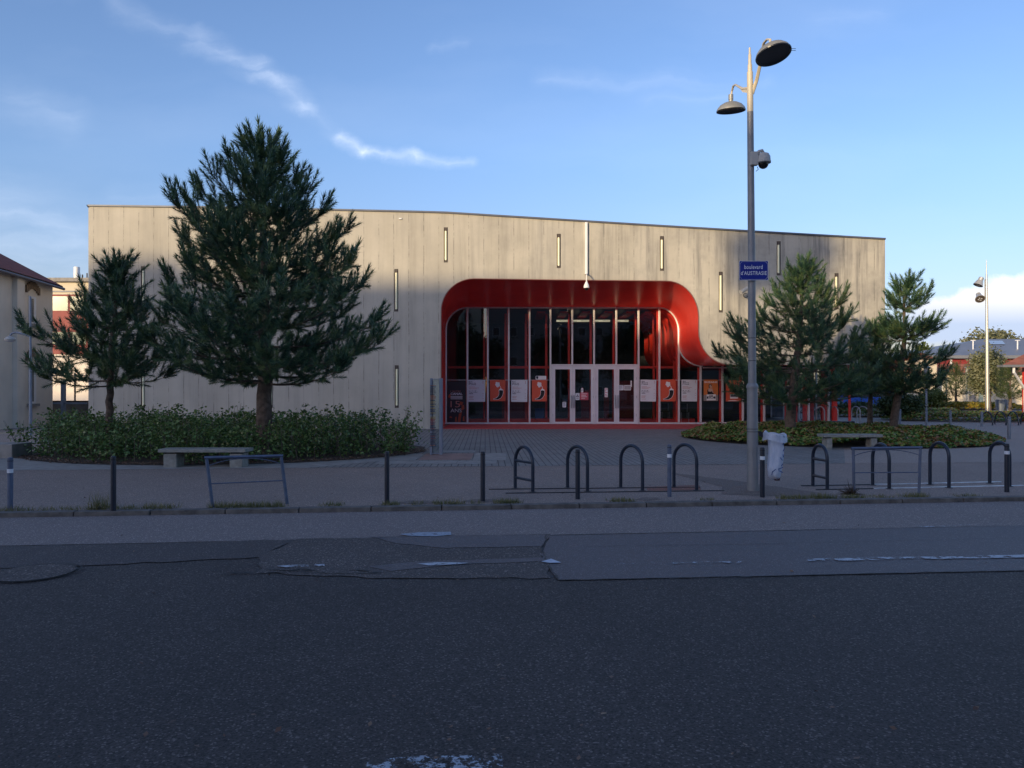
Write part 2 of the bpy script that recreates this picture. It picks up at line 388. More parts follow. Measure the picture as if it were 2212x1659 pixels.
M['signblue'] = mat('blue_enamel', (.012, .022, .24), .25, var=.04)
M['white'] = mat('white_paint', (.78, .78, .78), .5, var=.04)
M['bench'] = mat('bench_concrete', (.24, .245, .225), .85, var=.25, vscale=9, bump=.3)
M['bark'] = mat('pine_bark', (.115, .085, .068), .95, var=.45, vscale=9, bump=1, bscale=22)
M['twig'] = mat('pine_twig', (.13, .10, .08), .9, var=.3, vscale=9)
M['needle'] = leaf_mat('pine_needles', [(.25, (.028, .074, .042)), (.5, (.066, .145, .072)), (.8, (.16, .225, .085))], 6, .12, .5)
M['needle_y'] = leaf_mat('young_pine_needles', [(.25, (.030, .055, .018)), (.5, (.065, .10, .028)), (.8, (.12, .15, .045))], 6, .15, .5)
M['hedge'] = leaf_mat('hedge_leaves', [(.15, (.03, .07, .022)), (.5, (.095, .185, .05)), (.75, (.18, .26, .075)), (.88, (.40, .34, .20))], 22, .2)
M['ivy'] = leaf_mat('ivy_leaves', [(.22, (.04, .10, .02)), (.42, (.12, .23, .045)), (.55, (.26, .32, .07)), (.66, (.34, .20, .08)), (.8, (.22, .09, .05))], 11, .2)
M['yellowbed'] = leaf_mat('yellow_ground_leaves', [(.2, (.10, .13, .02)), (.5, (.28, .24, .03)), (.8, (.35, .22, .04))], 5, .3)
M['litter'] = leaf_mat('dead_leaves', [(.2, (.06, .03, .02)), (.5, (.15, .075, .045)), (.8, (.28, .19, .12))], 25, .1)
M['grass'] = leaf_mat('grass_blades', [(.2, (.07, .09, .025)), (.5, (.15, .15, .05)), (.8, (.24, .21, .09))], 20, .25)
M['leafgreen'] = leaf_mat('tree_leaves', [(.2, (.05, .08, .02)), (.5, (.11, .15, .035)), (.8, (.19, .22, .07))], 3, .3)
M['leafpale'] = leaf_mat('pale_tree_leaves', [(.2, (.11, .13, .06)), (.5, (.20, .21, .11)), (.8, (.30, .30, .18))], 3, .3)
M['leafdark'] = leaf_mat('dark_tree_leaves', [(.2, (.02, .035, .012)), (.5, (.045, .07, .02)), (.8, (.07, .10, .03))], 2, .2)
M['cream'] = mat('cream_render', (.76, .69, .60), .9, var=.08, vscale=1, bump=.1)
M['creamlit'] = mat('sunlit_cream_render', (.62, .55, .42), .9, var=.08, vscale=.7)  # lit copy of the cream render, sun warmth put into the colour
M['tile'] = mat('terracotta_tiles', (.20, .045, .03), .85, var=.3, vscale=6, bump=.6, bscale=14)
M['tileor'] = mat('orange_tiles', (.42, .13, .06), .85, var=.25, vscale=2, bump=.4, bscale=9)
M['zinc'] = mat('grey_zinc_roof', (.21, .22, .24), .5, .2, var=.1, vscale=.4)
M['redpanel'] = mat('dark_red_cladding', (.24, .03, .03), .6, var=.1)
M['brick'] = mat('ochre_brick', (.22, .16, .11), .9, var=.4, vscale=20)
M['steel'] = mat('pale_blue_steel', (.22, .26, .33), .5, .3)
M['stained'] = mat('stained_low_wall', (.17, .15, .13), .95, var=.35, vscale=1.6, bump=.3)
M['silverpost'] = mat('silver_post', (.55, .54, .50), .4, .5, var=.05)
M['postergrey'] = mat('poster_pale_paper', (.68, .72, .76), .5, var=.03)
M['orange'] = mat('poster_orange_paper', (.66, .10, .045), .5, var=.04)
M['amber'] = mat('poster_amber_paper', (.60, .19, .05), .5, var=.08, vscale=1.5)
M['ink'] = mat('navy_ink', (.015, .03, .07), .6)
M['inkblack'] = mat('black_ink', (.01, .01, .012), .6)
M['inkred'] = mat('faded_red_ink', (.48, .22, .20), .6)
M['skinprint'] = mat('printed_skin_tone', (.50, .36, .30), .6)
M['pink'] = mat('pink_notice', (.60, .10, .14), .5)
M['bag'] = None
M['blueplastic'] = mat('blue_plastic', (.03, .12, .35), .4)
M['carblue'] = mat('blue_car_paint', (.015, .10, .50), .25, .1, var=.03, coat=.8)
M['carteal'] = mat('teal_car_paint', (.06, .22, .28), .25, .1, var=.03, coat=.8)
M['rubber'] = mat('tyre_rubber', (.02, .02, .02), .8)
M['chrome'] = mat('alloy_metal', (.5, .5, .52), .3, .8)
M['redlight'] = mat('red_lens', (.5, .02, .02), .2)

def bag_mat():
    n = NB('translucent_bag'); N, L = n.N, n.L
    n.set(n.ramp(n.noise(7, 5, .6, stretch=(3, 3, .8)), (.3, (.50, .58, .75)), (.7, (.75, .80, .90))), .35)
    n.bump(n.noise(14, 5, .6, stretch=(2, 2, .4)), .6, .02)
    tr = N.new('ShaderNodeBsdfTransparent'); mx = N.new('ShaderNodeMixShader'); mx.inputs[0].default_value = .62
    L.new(tr.outputs[0], mx.inputs[1]); L.new(n.b.outputs[0], mx.inputs[2]); L.new(mx.outputs[0], n.out.inputs[0]); return n.m
M['bag'] = bag_mat()

def text_obj(s, width, height, M4, mat_, parent, name='lettering', bold=.0, align='CENTER', depth=.0015, gap=1.0):
    cu = bpy.data.curves.new('lettering', 'FONT'); cu.body = s; cu.size = 1; cu.offset = bold; cu.extrude = 0; cu.align_x = align; cu.space_character = gap
    ob = bpy.data.objects.new('tmp', cu); COL.objects.link(ob)
    bpy.context.view_layer.update()
    dg = bpy.context.evaluated_depsgraph_get(); me = bpy.data.meshes.new_from_object(ob.evaluated_get(dg))
    bpy.data.objects.remove(ob); bpy.data.curves.remove(cu)
    n = len(me.vertices); co = np.empty(n*3, np.float32); me.vertices.foreach_get('co', co); co = co.reshape(-1, 3)
    mn, mx = co.min(0), co.max(0); sx = width/(mx[0]-mn[0]); sz = height/(mx[1]-mn[1])
    for v in me.vertices:                              # text plane -> x right, z up, facing -y
        p = v.co; v.co = M4 @ Vector(((p.x-mn[0])*sx, -depth, (p.y-mn[1])*sz))
    me.update(); return link(name, me, mat_, parent)

# ------------------------------------------------------------------ ground, road, pavement (structure)
KA, KB = Vector((-6.9, 10.37)), Vector((7.94, 11.93))    # kerb foot line
kd = (KB-KA).normalized(); kn = Vector((-kd.y, kd.x))   # along, and across (towards the hall)
KO = KA + kd*((0-KA.x)/kd.x)                            # point of the line at x = 0
def K(s, n, z=0): p = KO+kd*s+kn*n; return (p.x, p.y, z)
def sheet(name, pts, mt, kind='structure'):
    o = MB().poly(pts).build(name, mt); o['kind'] = kind; return o
BIG = 900
sheet('ground', [(-BIG, -BIG, -.16), (BIG, -BIG, -.16), (BIG, BIG, -.16), (-BIG, BIG, -.16)], M['earth'])
def grid_sheet(name, pts, z, mt): return sheet(name, [(p[0], p[1], z) for p in pts], mt)
RZ = -.06
sheet('road', [K(-90, -10.2, RZ), K(90, -10.2, RZ), K(90, .02, RZ), K(-90, .02, RZ)], M['road'])
b = MB(); b.poly([K(-90, 0.16, 0), K(90, .16, 0), K(90, 90, 0), K(-90, 90, 0)])
o = b.build('pavement', M['pave']); structure(o)
b = MB()
for i in range(-60, 60):                                # kerb stones with thin gaps
    j = random.uniform(-.006, .006); s0, s1 = i*1.0, i*1.0+.985
    vs = [K(s0, j, RZ-.02), K(s1, j, RZ-.02), K(s1, .165, RZ-.02), K(s0, .165, RZ-.02), K(s0, .012+j, .006), K(s1, .012+j, .006), K(s1, .165, .006+j*.3), K(s0, .165, .006+j*.3)]
    b.add(vs, [(0, 1, 5, 4), (4, 5, 6, 7), (0, 4, 7, 3), (1, 2, 6, 5)])
structure(b.build('kerb', M['kerb'], bevel=.008))
# opposite pavement behind the viewer
b = MB(); b.poly([K(-90, -10.3, 0), K(90, -10.3, 0), K(90, -17, 0), K(-90, -17, 0)]); b.poly([K(-90, -10.3, 0), K(90, -10.3, 0), K(90, -10.3, RZ), K(-90, -10.3, RZ)])
structure(b.build('pavement', M['pave']))
def RG(u, v): return G(u, v, RZ)
def jag(pts, amp=.02, step=.15, seed=1):
    rnd = random.Random(seed); out = []
    for i in range(len(pts)-1):
        a, c = Vector(pts[i]), Vector(pts[i+1]); n = max(1, int((c-a).length/step))
        for k in range(n):
            p = a.lerp(c, k/n); out.append(Vector((p.x+rnd.uniform(-amp, amp), p.y+rnd.uniform(-amp, amp), p.z)))
    out.append(Vector(pts[-1])); return out
def strip(name, px, mt, dz, seed=1, amp=.02, plane=RZ):
    pts = [G(u, v, plane) for u, v in px]; pts.append(pts[0]); P = jag(pts, amp, .15, seed)[:-1]
    return sheet(name, [(p.x, p.y, plane+dz) for p in P], mt)
# lighter band along the kerb, newer smooth strip (right), old patched strip (left)
sheet('road_band', [K(-60, -2.0, RZ+.004), K(60, -2.0, RZ+.004), K(60, -.002, RZ+.004), K(-60, -.002, RZ+.004)], M['road_light'])
strip('road_patch', [(1188, 1158), (2330, 1134), (2600, 1226), (1204, 1255), (1170, 1200)], M['road_patch'], .008, 3, .008)
strip('road_patch', [(-400, 1186), (300, 1176), (640, 1166), (560, 1206), (200, 1222), (-400, 1240)], M['road_mid'], .008, 4, .03)
strip('road_patch', [(640, 1166), (1186, 1156), (1168, 1198), (1192, 1250), (840, 1252), (560, 1238), (560, 1206)], M['road_rough'], .0078, 5, .03)
strip('road_patch', [(790, 1226), (900, 1216), (1180, 1206), (1186, 1214), (980, 1222), (850, 1236)], M['road_patch'], .012, 6, .02)
0 and strip('road_patch', [(150, 1234), (420, 1228), (660, 1230), (640, 1242), (380, 1247), (180, 1246)], M['road_mid'], .012, 8, .03)
strip('road_patch', [(800, 1161), (1180, 1157), (1172, 1182), (960, 1186), (860, 1176)], M['road_patch'], .012, 7, .02)
M['tar'] = mat('tar_crack', (.012, .012, .013), .6)
def crack(px, w, seed, dz=.014):
    rnd = random.Random(seed); pts = jag([G(u, v, RZ) for u, v in px], .012, .06, seed); bb = MB()
    for i in range(len(pts)-1):
        a, c = pts[i], pts[i+1]; d = (c-a).normalized(); nn = Vector((-d.y, d.x, 0))*w*rnd.uniform(.1, .8)
        bb.poly([(p.x, p.y, RZ+dz) for p in (a-nn, a+nn, c+nn, c-nn)])
    o = bb.build('road_crack', M['tar']); o['kind'] = 'structure'; return o
crack([(1188, 1158), (1500, 1152), (1900, 1143), (2330, 1134)], .010, 11)
crack([(1204, 1255), (1600, 1249), (2000, 1238), (2400, 1230)], .012, 12)
crack([(1168, 1185), (1178, 1205), (1188, 1228), (1204, 1252)], .016, 13)
crack([(830, 1250), (1000, 1252), (1200, 1254)], .008, 14)
crack([(-100, 1183), (300, 1176), (640, 1166), (1186, 1156)], .006, 15)
crack([(470, 1243), (640, 1239), (780, 1242)], .012, 16)
crack([(1260, 1183), (1600, 1178), (2212, 1164)], .006, 17)
for k in range(9):                                     # crazed tar streaks
    u0 = random.uniform(440, 820); v0 = random.uniform(1232, 1246); crack([(u0, v0), (u0+random.uniform(40, 120), v0+random.uniform(-3, 2))], random.uniform(.01, .035), 30+k, .015)
M['paint'] = paint_mat('worn_white_paint', (.50, .53, .58), .46, 7)
M['paint2'] = paint_mat('ghost_white_paint', (.42, .45, .50), .53, 9)
def mark(px, m, dz=.018, seed=1): 
    o = strip('road_marking', px, m, dz, seed, .01); return o
mark([(862, 1157), (905, 1153), (972, 1152), (975, 1158), (940, 1162), (880, 1160)], paint_mat('flaking_white_paint', (.36, .40, .47), .40, 8), seed=20)
mark([(1000, 1153), (1070, 1150), (1075, 1152), (1010, 1155)], M['paint2'], seed=21)
mark([(596, 1226), (700, 1222), (700, 1226), (620, 1230)], M['paint'], seed=22)
mark([(900, 1222), (940, 1218), (1012, 1219), (1000, 1222), (930, 1225)], M['paint'], seed=23)
mark([(1168, 1217), (1192, 1211), (1214, 1219), (1190, 1220)], mat('white_paint_chip', (.46, .50, .58), .7, var=.2, vscale=15), seed=24)
mark([(1320, 1219), (1600, 1216), (1600, 1220), (1320, 1222)], M['paint2'], seed=25)
mark([(1740, 1211), (1900, 1207), (1900, 1213), (1740, 1216)], M['paint'], seed=26)
mark([(1900, 1207), (2010, 1206), (2010, 1210), (1900, 1212)], M['paint'], seed=27)
mark([(2010, 1206), (2330, 1199), (2330, 1206), (2010, 1211)], M['paint'], seed=28)
mark([(1980, 1139), (2120, 1135), (2120, 1138), (1980, 1142)], M['paint2'], seed=29)
mark([(800, 1650), (900, 1641), (1085, 1637), (1090, 1662), (1080, 1690), (780, 1690)], paint_mat('crumbling_white_paint', (.42, .46, .52), .51, 11), seed=31)
# manhole ring
p = RG(72, 1240); b = MB()
for r0, r1 in ((.40, .388), (.358, .346)):
    n = 48; b.add([(p.x+r*math.cos(2*math.pi*i/n), p.y+r*math.sin(2*math.pi*i/n), RZ+.02) for r in (r0, r1) for i in range(n)], [(i, (i+1) % n, n+(i+1) % n, n+i) for i in range(n)])
mh = thing('manhole_cover', (p.x, p.y, RZ), 'round cast iron manhole cover set in the road at far left', 'manhole')
b.build('rim', M['tar'], mh)
MB().lathe([(.0, .016), (.345, .016)], Matrix.Translation((p.x, p.y, RZ)), 48, cap=False).build('lid', M['road_rough'], mh)

# pavement beyond: pale strip, block paving, smooth surface on the right
B0, B1 = Vector((-10.7, 16.0)), Vector((11.9, 17.9)); bd = (B1-B0)
def BL(x): return B0.y+bd.y/bd.x*(x-B0.x)
sheet('block_paving', [(-4.4, BL(-4.4), .005), (7.6, BL(7.6), .005), (9.5, 22, .005), (14, 36, .005), (-4.6, 36, .005), (-3.0, 24, .005), (-2.6, 18.7, .005)], M['paver'])
sheet('plaza', [(7.6, BL(7.6), .004), (60, BL(60), .004), (60, 64, .004), (14, 64, .004), (14, 36, .004), (9.5, 22, .004)], M['plazafar'])
sheet('pavement_strip', [(-30, BL(-30), .004), (-4.4, BL(-4.4), .004), (-2.6, 18.7, .004), (-3, 20, .004), (-30, 16.9, .004)], M['slab'])
b = MB()
for i in range(3): b.poly([(x, y, .009) for x, y in ((-3.1+i*.92, 17.35), (-2.2+i*.92, 17.42), (-2.2+i*.92, 18.25), (-3.1+i*.92, 18.2))])
for (x0, x1, y0, y1) in ((-2.9, -2.3, 18.3, 20.2), (-.95, -.15, 18.35, 20.4), (-2.25, -1.0, 20.55, 21.3)):
    b.poly([(x0, y0, .009), (x1, y0, .009), (x1, y1, .009), (x0, y1, .009)])
structure(b.build('stone_slabs', M['slab']))
sheet('pink_slab', [(-2.25, 18.35, .0095), (-1.0, 18.35, .0095), (-1.0, 20.3, .0095), (-2.25, 20.3, .0095)], M['slab_pink'])
# asphalt repairs on the pavement
strip('pavement_repair', [(1440, 1020), (1600, 1040), (1860, 1078), (1560, 1068), (1560, 1052)], M['pave_dark'], .004, 41, .01, 0)
for (u, v, w) in ((1043, 1084, 50), (905, 1087, 50), (1400, 1080, 30)): strip('pavement_repair', [(u-w, v), (u-w*.4, v-5), (u+w*.5, v-5), (u+w, v-1), (u, v+2)], M['pave_dark'], .005, 50+u, .004, 0)
M['rustpave'] = asphalt('reddish_asphalt', (.14, .07, .055), (.20, .11, .09), .2)
strip('pavement_repair', [(1395, 1052), (1510, 1048), (1515, 1058), (1400, 1062)], M['rustpave'], .004, 44, .01, 0)
# service road, far left, with painted lines
sheet('side_road', [(-60, 24.5, .004), (-15.2, 24.5, .004), (-15.2, 38, .004), (-60, 38, .004)], M['plazafar'])
sheet('yellow_line', [(-40, 30.0, .009), (-13.5, 30.0, .009), (-13.5, 30.25, .009), (-40, 30.25, .009)], mat('yellow_road_paint', (.55, .50, .22), .8))
sheet('grey_line', [(-40, 32.2, .009), (-13.5, 32.2, .009), (-13.5, 32.5, .009), (-40, 32.5, .009)], M['slab'])
sheet('grey_line', [(-40, 33.6, .009), (-13.5, 33.6, .009), (-13.5, 34.2, .009), (-40, 34.2, .009)], M['slab'])
sheet('forecourt', [(-60, 38, .0045), (-15.2, 38, .0045), (-15.2, 100, .0045), (-60, 100, .0045)], M['plazafar'])

# ------------------------------------------------------------------ the hall
YF, YG, ZB = 33.5, 38.0, .03
hall = thing('concert_hall', (0, YF, 0), 'long grey concrete hall with a curved glossy red glazed entrance recess', 'building')
def qarc(a, b, corner, n=10):                          # quarter ellipse from a to b, hugging the corner
    c = (a[0]+b[0]-corner[0], a[1]+b[1]-corner[1]); out = []
    for i in range(n+1):
        t = i/n*math.pi/2
        out.append((c[0]+(a[0]-c[0])*math.cos(t)+(b[0]-c[0])*math.sin(t), c[1]+(a[1]-c[1])*math.cos(t)+(b[1]-c[1])*math.sin(t)))
    return out
outer_px = [(953, 929), (953, 760)]+qarc((953, 672), (1024, 602), (953, 602), 12)+[(1240, 605)]+qarc((1440, 607), (1509, 686), (1509, 607), 12)+qarc((1509, 716), (1578, 788), (1509, 788), 12)+[(1700, 788), (1912, 788)]
outer = [W(u, v, YF) for u, v in outer_px]; outer[0].z = 0
inner_px = [(963, 923), (963, 760)]+qarc((963, 712), (1010, 664), (963, 664), 12)+[(1220, 664)]+qarc((1424, 664), (1466, 716), (1466, 664), 12)+qarc((1466, 742), (1518, 790), (1466, 790), 12)+[(1640, 790), (1871, 790)]
inner = [W(u, v, YG) for u, v in inner_px]; inner[0].z = .02; inner[-1].x = outer[-1].x
xl, xr = W(191, 0, YF).x, W(1912, 0, YF).x
roof_px = [(191, 446), (500, 450), (900, 459), (965, 461), (1110, 470), (1400, 488), (1650, 503), (1912, 518)]
roof = [W(u, v, YF) for u, v in roof_px]
slots = [(309, 575, 669), (309, 792, 881), (447, 470, 546), (447, 640, 726), (585, 792, 881), (720, 486, 559), (720, 640, 690), (856, 581, 673), (857, 789, 881),
         (963, 491, 567), (1207, 505, 579), (1430, 510, 585), (1682, 521, 595), (1557, 587, 675), (1807, 590, 668), (1860, 690, 770)][:15]
bm = bmesh.new()
def loop(pts):
    vs = [bm.verts.new(p) for p in pts]; return [bm.edges.new((vs[i], vs[(i+1) % len(vs)])) for i in range(len(vs))]
edges = loop([Vector((xl, YF, -.1))]+roof+list(reversed(outer))[0:]+[Vector((outer[0].x, YF, -.1))])
sw = .085
for u, v0, v1 in slots:
    a, c = W(u, v0, YF), W(u, v1, YF); edges += loop([Vector((a.x-sw, YF, a.z)), Vector((a.x+sw, YF, a.z)), Vector((a.x+sw, YF, c.z)), Vector((a.x-sw, YF, c.z))])
bmesh.ops.triangle_fill(bm, edges=edges, use_beauty=True, use_dissolve=False)
me = bpy.data.meshes.new('facade_wall'); bm.to_mesh(me); bm.free()
wf = link('front_wall', me, M['concrete'], hall)
YB = 62
b = MB()                                               # side and rear walls, thickness at the opening
b.poly([(xl, YF, -.1), (xl, YB, -.1), (xl, YB, roof[0].z), (xl, YF, roof[0].z)])
b.poly([(xr, YF, outer[-1].z), (xr, YB, outer[-1].z), (xr, YB, roof[-1].z), (xr, YF, roof[-1].z)])
b.poly([(xr-.02, 48, -.1), (xr-.02, YB, -.1), (xr-.02, YB, 2.8), (xr-.02, 48, 2.8)])
b.poly([(xl, YB, -.1), (xr, YB, -.1)]+[(p.x, YB, p.z) for p in reversed(roof)])
b.build('side_walls', M['concrete'], hall)
b = MB()
b.loft([p+Vector((0, -.07, .0)) for p in roof], [p+Vector((0, -.07, .07)) for p in roof])
b.loft([p+Vector((0, -.07, .07)) for p in roof], [Vector((p.x, YB, p.z+.07)) for p in roof])
b.loft([p+Vector((0, -.07, .0)) for p in roof], [p+Vector((0, .01, .0)) for p in roof])
b.add([(xl-.06, YF-.07, roof[0].z+.07), (xl-.06, YB, roof[0].z+.07), (xl, YB, roof[0].z-.05), (xl, YF-.07, roof[0].z-.05)], [(0, 1, 2, 3)])
b.build('roof', M['roofmetal'], hall)
MB().loft(outer, inner).build('red_recess', M['red'], hall, smooth=True)
# thin steel lip round the opening
b = MB(); lip = [p+Vector((0, -.012, 0)) for p in outer[:42]]
b.tube(lip, .022, 6, flat=1); b.build('opening_lip', mat('lip_steel', (.26, .12, .10), .5, .2), hall, smooth=True)
soff = inner[-1].z
b = MB(); x0 = W(1578, 0, YF).x
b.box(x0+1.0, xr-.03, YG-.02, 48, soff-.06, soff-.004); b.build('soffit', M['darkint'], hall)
# plinth
gx1 = W(1805, 0, YG).x
b = MB(); b.box(outer[0].x+.02, gx1+.1, YF-.10, YG+.1, -.05, ZB-.005)
b.build('red_threshold', M['plinth'], hall)
# wall lamps in their slots
for u, v0, v1 in slots:
    a, c = W(u, v0, YF), W(u, v1, YF); b = MB()
    x = a.x; zt, zb = a.z, c.z
    b.box(x-sw, x-sw+.012, YF-.006, YF+.12, zb, zt); b.box(x+sw-.012, x+sw, YF-.006, YF+.12, zb, zt)
    b.box(x-sw+.0125, x+sw-.0125, YF-.006, YF+.12, zt-.03, zt); b.box(x-sw+.0125, x+sw-.0125, YF-.006, YF+.12, zb, zb+.03)
    b.box(x-sw, x+sw, YF+.1205, YF+.13, zb, zt); b.box(x-.055, x+.055, YF-.02, YF+.05, zt-.16, zt-.031); b.box(x-.055, x+.055, YF-.005, YF+.05, zb+.031, zb+.12)
    wl = b.build('wall_lamp', M['slot'], hall)
    MB().tube([(x, YF+.035, zb+.10), (x, YF+.035, zt-.12)], .052, 12).build('lamp_tube', M['tube'], wl, smooth=True)
# horizontal construction joint
b = MB(); zj = W(0, 640, YF).z; b.box(W(845, 0, YF).x, W(950, 0, YF).x, YF-.006, YF+.01, zj, zj+.02); b.build('construction_joint', M['concrete'], hall)

# glazing: curved outer frame + mullions
def fr_tube(pts, w=.035): return MB().tube(pts, w, 4)
b = MB(); arc_in = [p+Vector((0, -.03, 0)) for p in inner[:-2]]
b.tube(arc_in[0:], .055, 8)
b.box(arc_in[0].x, gx1, YG-.07, YG+.01, ZB, ZB+.08)
b.box(W(1518, 0, YG).x, gx1, YG-.07, YG+.01, soff-.13, soff-.07)
b.build('frame_outline', M['frame'], hall, smooth=True)
def topz(x):                                           # height of the inner outline at x
    best = None
    for i in range(len(inner)-1):
        a, c = inner[i], inner[i+1]
        if min(a.x, c.x)-1e-6 <= x <= max(a.x, c.x)+1e-6 and abs(a.x-c.x) > 1e-6:
            z = a.z+(c.z-a.z)*(x-a.x)/(c.x-a.x); best = z if best is None else max(best, z)
    return best if best else soff
mull = [1010, 1054, 1099, 1144, 1189, 1236, 1283, 1331, 1379, 1424, 1466, 1513, 1560, 1604, 1650, 1702, 1746, 1789]
doorz = W(0, 790, YG).z
for u in mull:
    x = W(u, 0, YG).x; zt = topz(x)
    if u == 1466: zt = W(0, 742, YG).z
    zb = doorz+.05 if u in (1236, 1331) else ZB+.08
    b = MB(); b.box(x-.042, x+.042, YG-.10, YG+.02, zb, zt-.02)
    b.build('mullion', M['frame'], hall, bevel=.006)
    if u >= 1424 or u < 1189:
        MB().box(x-(.13 if u >= 1424 else .085), x-.043, YG+.03, YG+.12, .06, zt-.1).build('inner_mullion', M['redmat'], hall)
# glass sheet (follows the inner outline)
b = MB(); gp = [Vector((p.x, YG-.02, p.z)) for p in inner[:-1]]
pts = gp+[Vector((gx1, YG-.02, gp[-1].z)), Vector((gx1, YG-.02, ZB))]
pts = [p for p in pts if p.x <= gx1+.001]
bm = bmesh.new(); vs = [bm.verts.new(p) for p in pts]; es = [bm.edges.new((vs[i], vs[(i+1) % len(vs)])) for i in range(len(vs))]
bmesh.ops.triangle_fill(bm, edges=es, use_beauty=True); me = bpy.data.meshes.new('glass'); bm.to_mesh(me); bm.free()
link('front_glass', me, M['glass'], hall)
# thin horizontal glazing bar at sign height
b = MB(); zb_ = W(0, 821, YG).z
b.box(W(963, 0, YG).x, W(1189, 0, YG).x-.05, YG-.032, YG-.022, zb_-.01, zb_+.012); b.build('glazing_bar', M['frame'], hall); b = MB(); b.box(W(1379, 0, YG).x+.05, W(1560, 0, YG).x, YG-.032, YG-.022, zb_-.01, zb_+.012)
b.build('glazing_bar', M['frame'], hall)
# doors
dl, dm, dr = W(1189, 0, YG).x, W(1284, 0, YG).x, W(1379, 0, YG).x
b = MB()
b.box(dl+.045, dr-.045, YG-.12, YG+.02, doorz-.0, doorz+.07)
b.box(dm-.05, dm+.05, YG-.13, YG+.02, ZB, doorz-.001)
b.box(dl+.044, dl+.10, YG-.12, YG+.01, ZB, doorz-.001); b.box(dr-.10, dr-.044, YG-.12, YG+.01, ZB, doorz-.001)
b.build('door_frame', M['whiteal'], hall, bevel=.004)
for (x0, x1, side) in ((dl+.105, (dl+dm)/2-.003, 1), ((dl+dm)/2+.003, dm-.055, -1), (dm+.055, (dm+dr)/2-.003, 1), ((dm+dr)/2+.003, dr-.105, -1)):
    b = MB(); t = .125; z0, z1 = ZB+.01, doorz-.01
    b.box(x0, x0+t, YG-.09, YG-.03, z0, z1); b.box(x1-t, x1, YG-.09, YG-.03, z0, z1); b.box(x0+t, x1-t, YG-.09, YG-.03, z1-.17, z1); b.box(x0+t, x1-t, YG-.09, YG-.03, z0, z0+.1)
    d = b.build('door', M['whiteal'], hall, bevel=.004)
    MB().poly([(x0+t, YG-.06, z0+.1), (x1-t, YG-.06, z0+.1), (x1-t, YG-.06, z1-.17), (x0+t, YG-.06, z1-.17)]).build('pane', M['clear'], d)
    hx = x1-.06 if side == 1 else x0+.06
    b = MB(); b.box(hx-.028, hx+.028, YG-.17, YG-.13, .82, 1.46); b.box(hx-.015, hx+.015, YG-.13, YG-.09, .88, .92); b.box(hx-.015, hx+.015, YG-.13, YG-.09, 1.36, 1.40)
    b.build('handle', M['chrome'], d, bevel=.005)
    b = MB(); gx = x0+.004 if side == 1 else x1-.004
    for hz in (.4, 1.3, 2.2): MB().tube([(gx, YG-.1, hz), (gx, YG-.1, hz+.13)], .014, 8).build('hinge', M['chrome'], d)
# side glazing at the corner and its red posts
b = MB(); b.poly([(gx1, YG, ZB), (gx1, 47.5, ZB), (gx1, 47.5, soff-.06), (gx1, YG, soff-.06)]); b.build('side_glass', M['clear'], hall)
for (u, w, Y) in ((1837, .09, 36.2), (1805, .20, YG-.2), (1780, .15, YG+.2), (1738, .10, YG+.2), (1720, .17, YG+.9), (1756, .14, YG+1.0)):
    x = W(u, 0, Y).x; MB().box(x-w/2, x+w/2, Y+.05, Y+.05+w, .0, soff-.07).build('red_post', M['redmat'], hall)
for Y in (40.4, 42.8, 45.2, 47.4): MB().box(gx1-.05, gx1+.02, Y-.04, Y+.04, .03, soff-.06).build('side_mullion', M['frame'], hall)
# interior shell
x0i, x1i = inner[0].x, gx1
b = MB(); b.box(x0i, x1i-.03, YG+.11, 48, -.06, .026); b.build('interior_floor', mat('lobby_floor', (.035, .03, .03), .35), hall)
b = MB()
xs = W(1700, 0, 47).x
wz = 5.9
def wallpanel(xa, xb, za, zb): b.box(xa, xb, 47.5, 47.6, za, zb)
ga, gb = W(1212, 0, 47.5).x, W(1285, 0, 47.5).x; gz0, gz1 = W(0, 862, 47.5).z, W(0, 822, 47.5).z
wallpanel(x0i, ga, .03, wz); wallpanel(gb, xs, .03, wz); wallpanel(ga, gb, .03, gz0); wallpanel(ga, gb, gz1, wz); wallpanel(W(1238, 0, 47.5).x, W(1256, 0, 47.5).x, gz0, gz1)
b.box(x0i-.1, x0i, YG+.05, 47.5, .03, 6.2); b.box(x0i, x1i-.3, YG+.06, 47.6, 5.95, 6.03)
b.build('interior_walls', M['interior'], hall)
b = MB(); zc = W(0, 676, 39.2).z
b.box(x0i, W(1466, 0, 38.8).x, YG+.05, 47.4, zc+.16, zc+.2); b.build('lobby_ceiling', mat('maroon_ceiling', (.13, .012, .014), .4), hall)
# red columns and ceiling fins
YC = 39.6
for u in (1046, 1092, 1136, 1180, 1229, 1276, 1325, 1372, 1412, 1456):
    x = W(u, 0, YC).x; MB().box(x-.055, x+.055, YC-.06, YC+.06, .03, zc).build('red_column', M['redmat'], hall)
for u in (1180, 1229, 1276, 1325, 1372, 1412):
    x = W(u, 0, YC).x; MB().box(x-.48, x-.05, YC-.3, YC+3.5, zc+.02, zc+.10).build('ceiling_fin', M['redmat'], hall)
MB().box(x0i, W(1186, 0, YC).x, YC-.12, YC-.061, W(0, 796, YC).z, W(0, 791, YC).z).build('red_rail', M['redmat'], hall)
MB().box(W(1378, 0, YC).x, W(1456, 0, YC).x, YC-.12, YC-.061, W(0, 796, YC).z, W(0, 791, YC).z).build('red_rail', M['redmat'], hall)
MB().box(x0i+.2, W(1500, 0, YC).x, YC-.1, YC, .03, .24).build('red_sill', M['redmat'], hall)
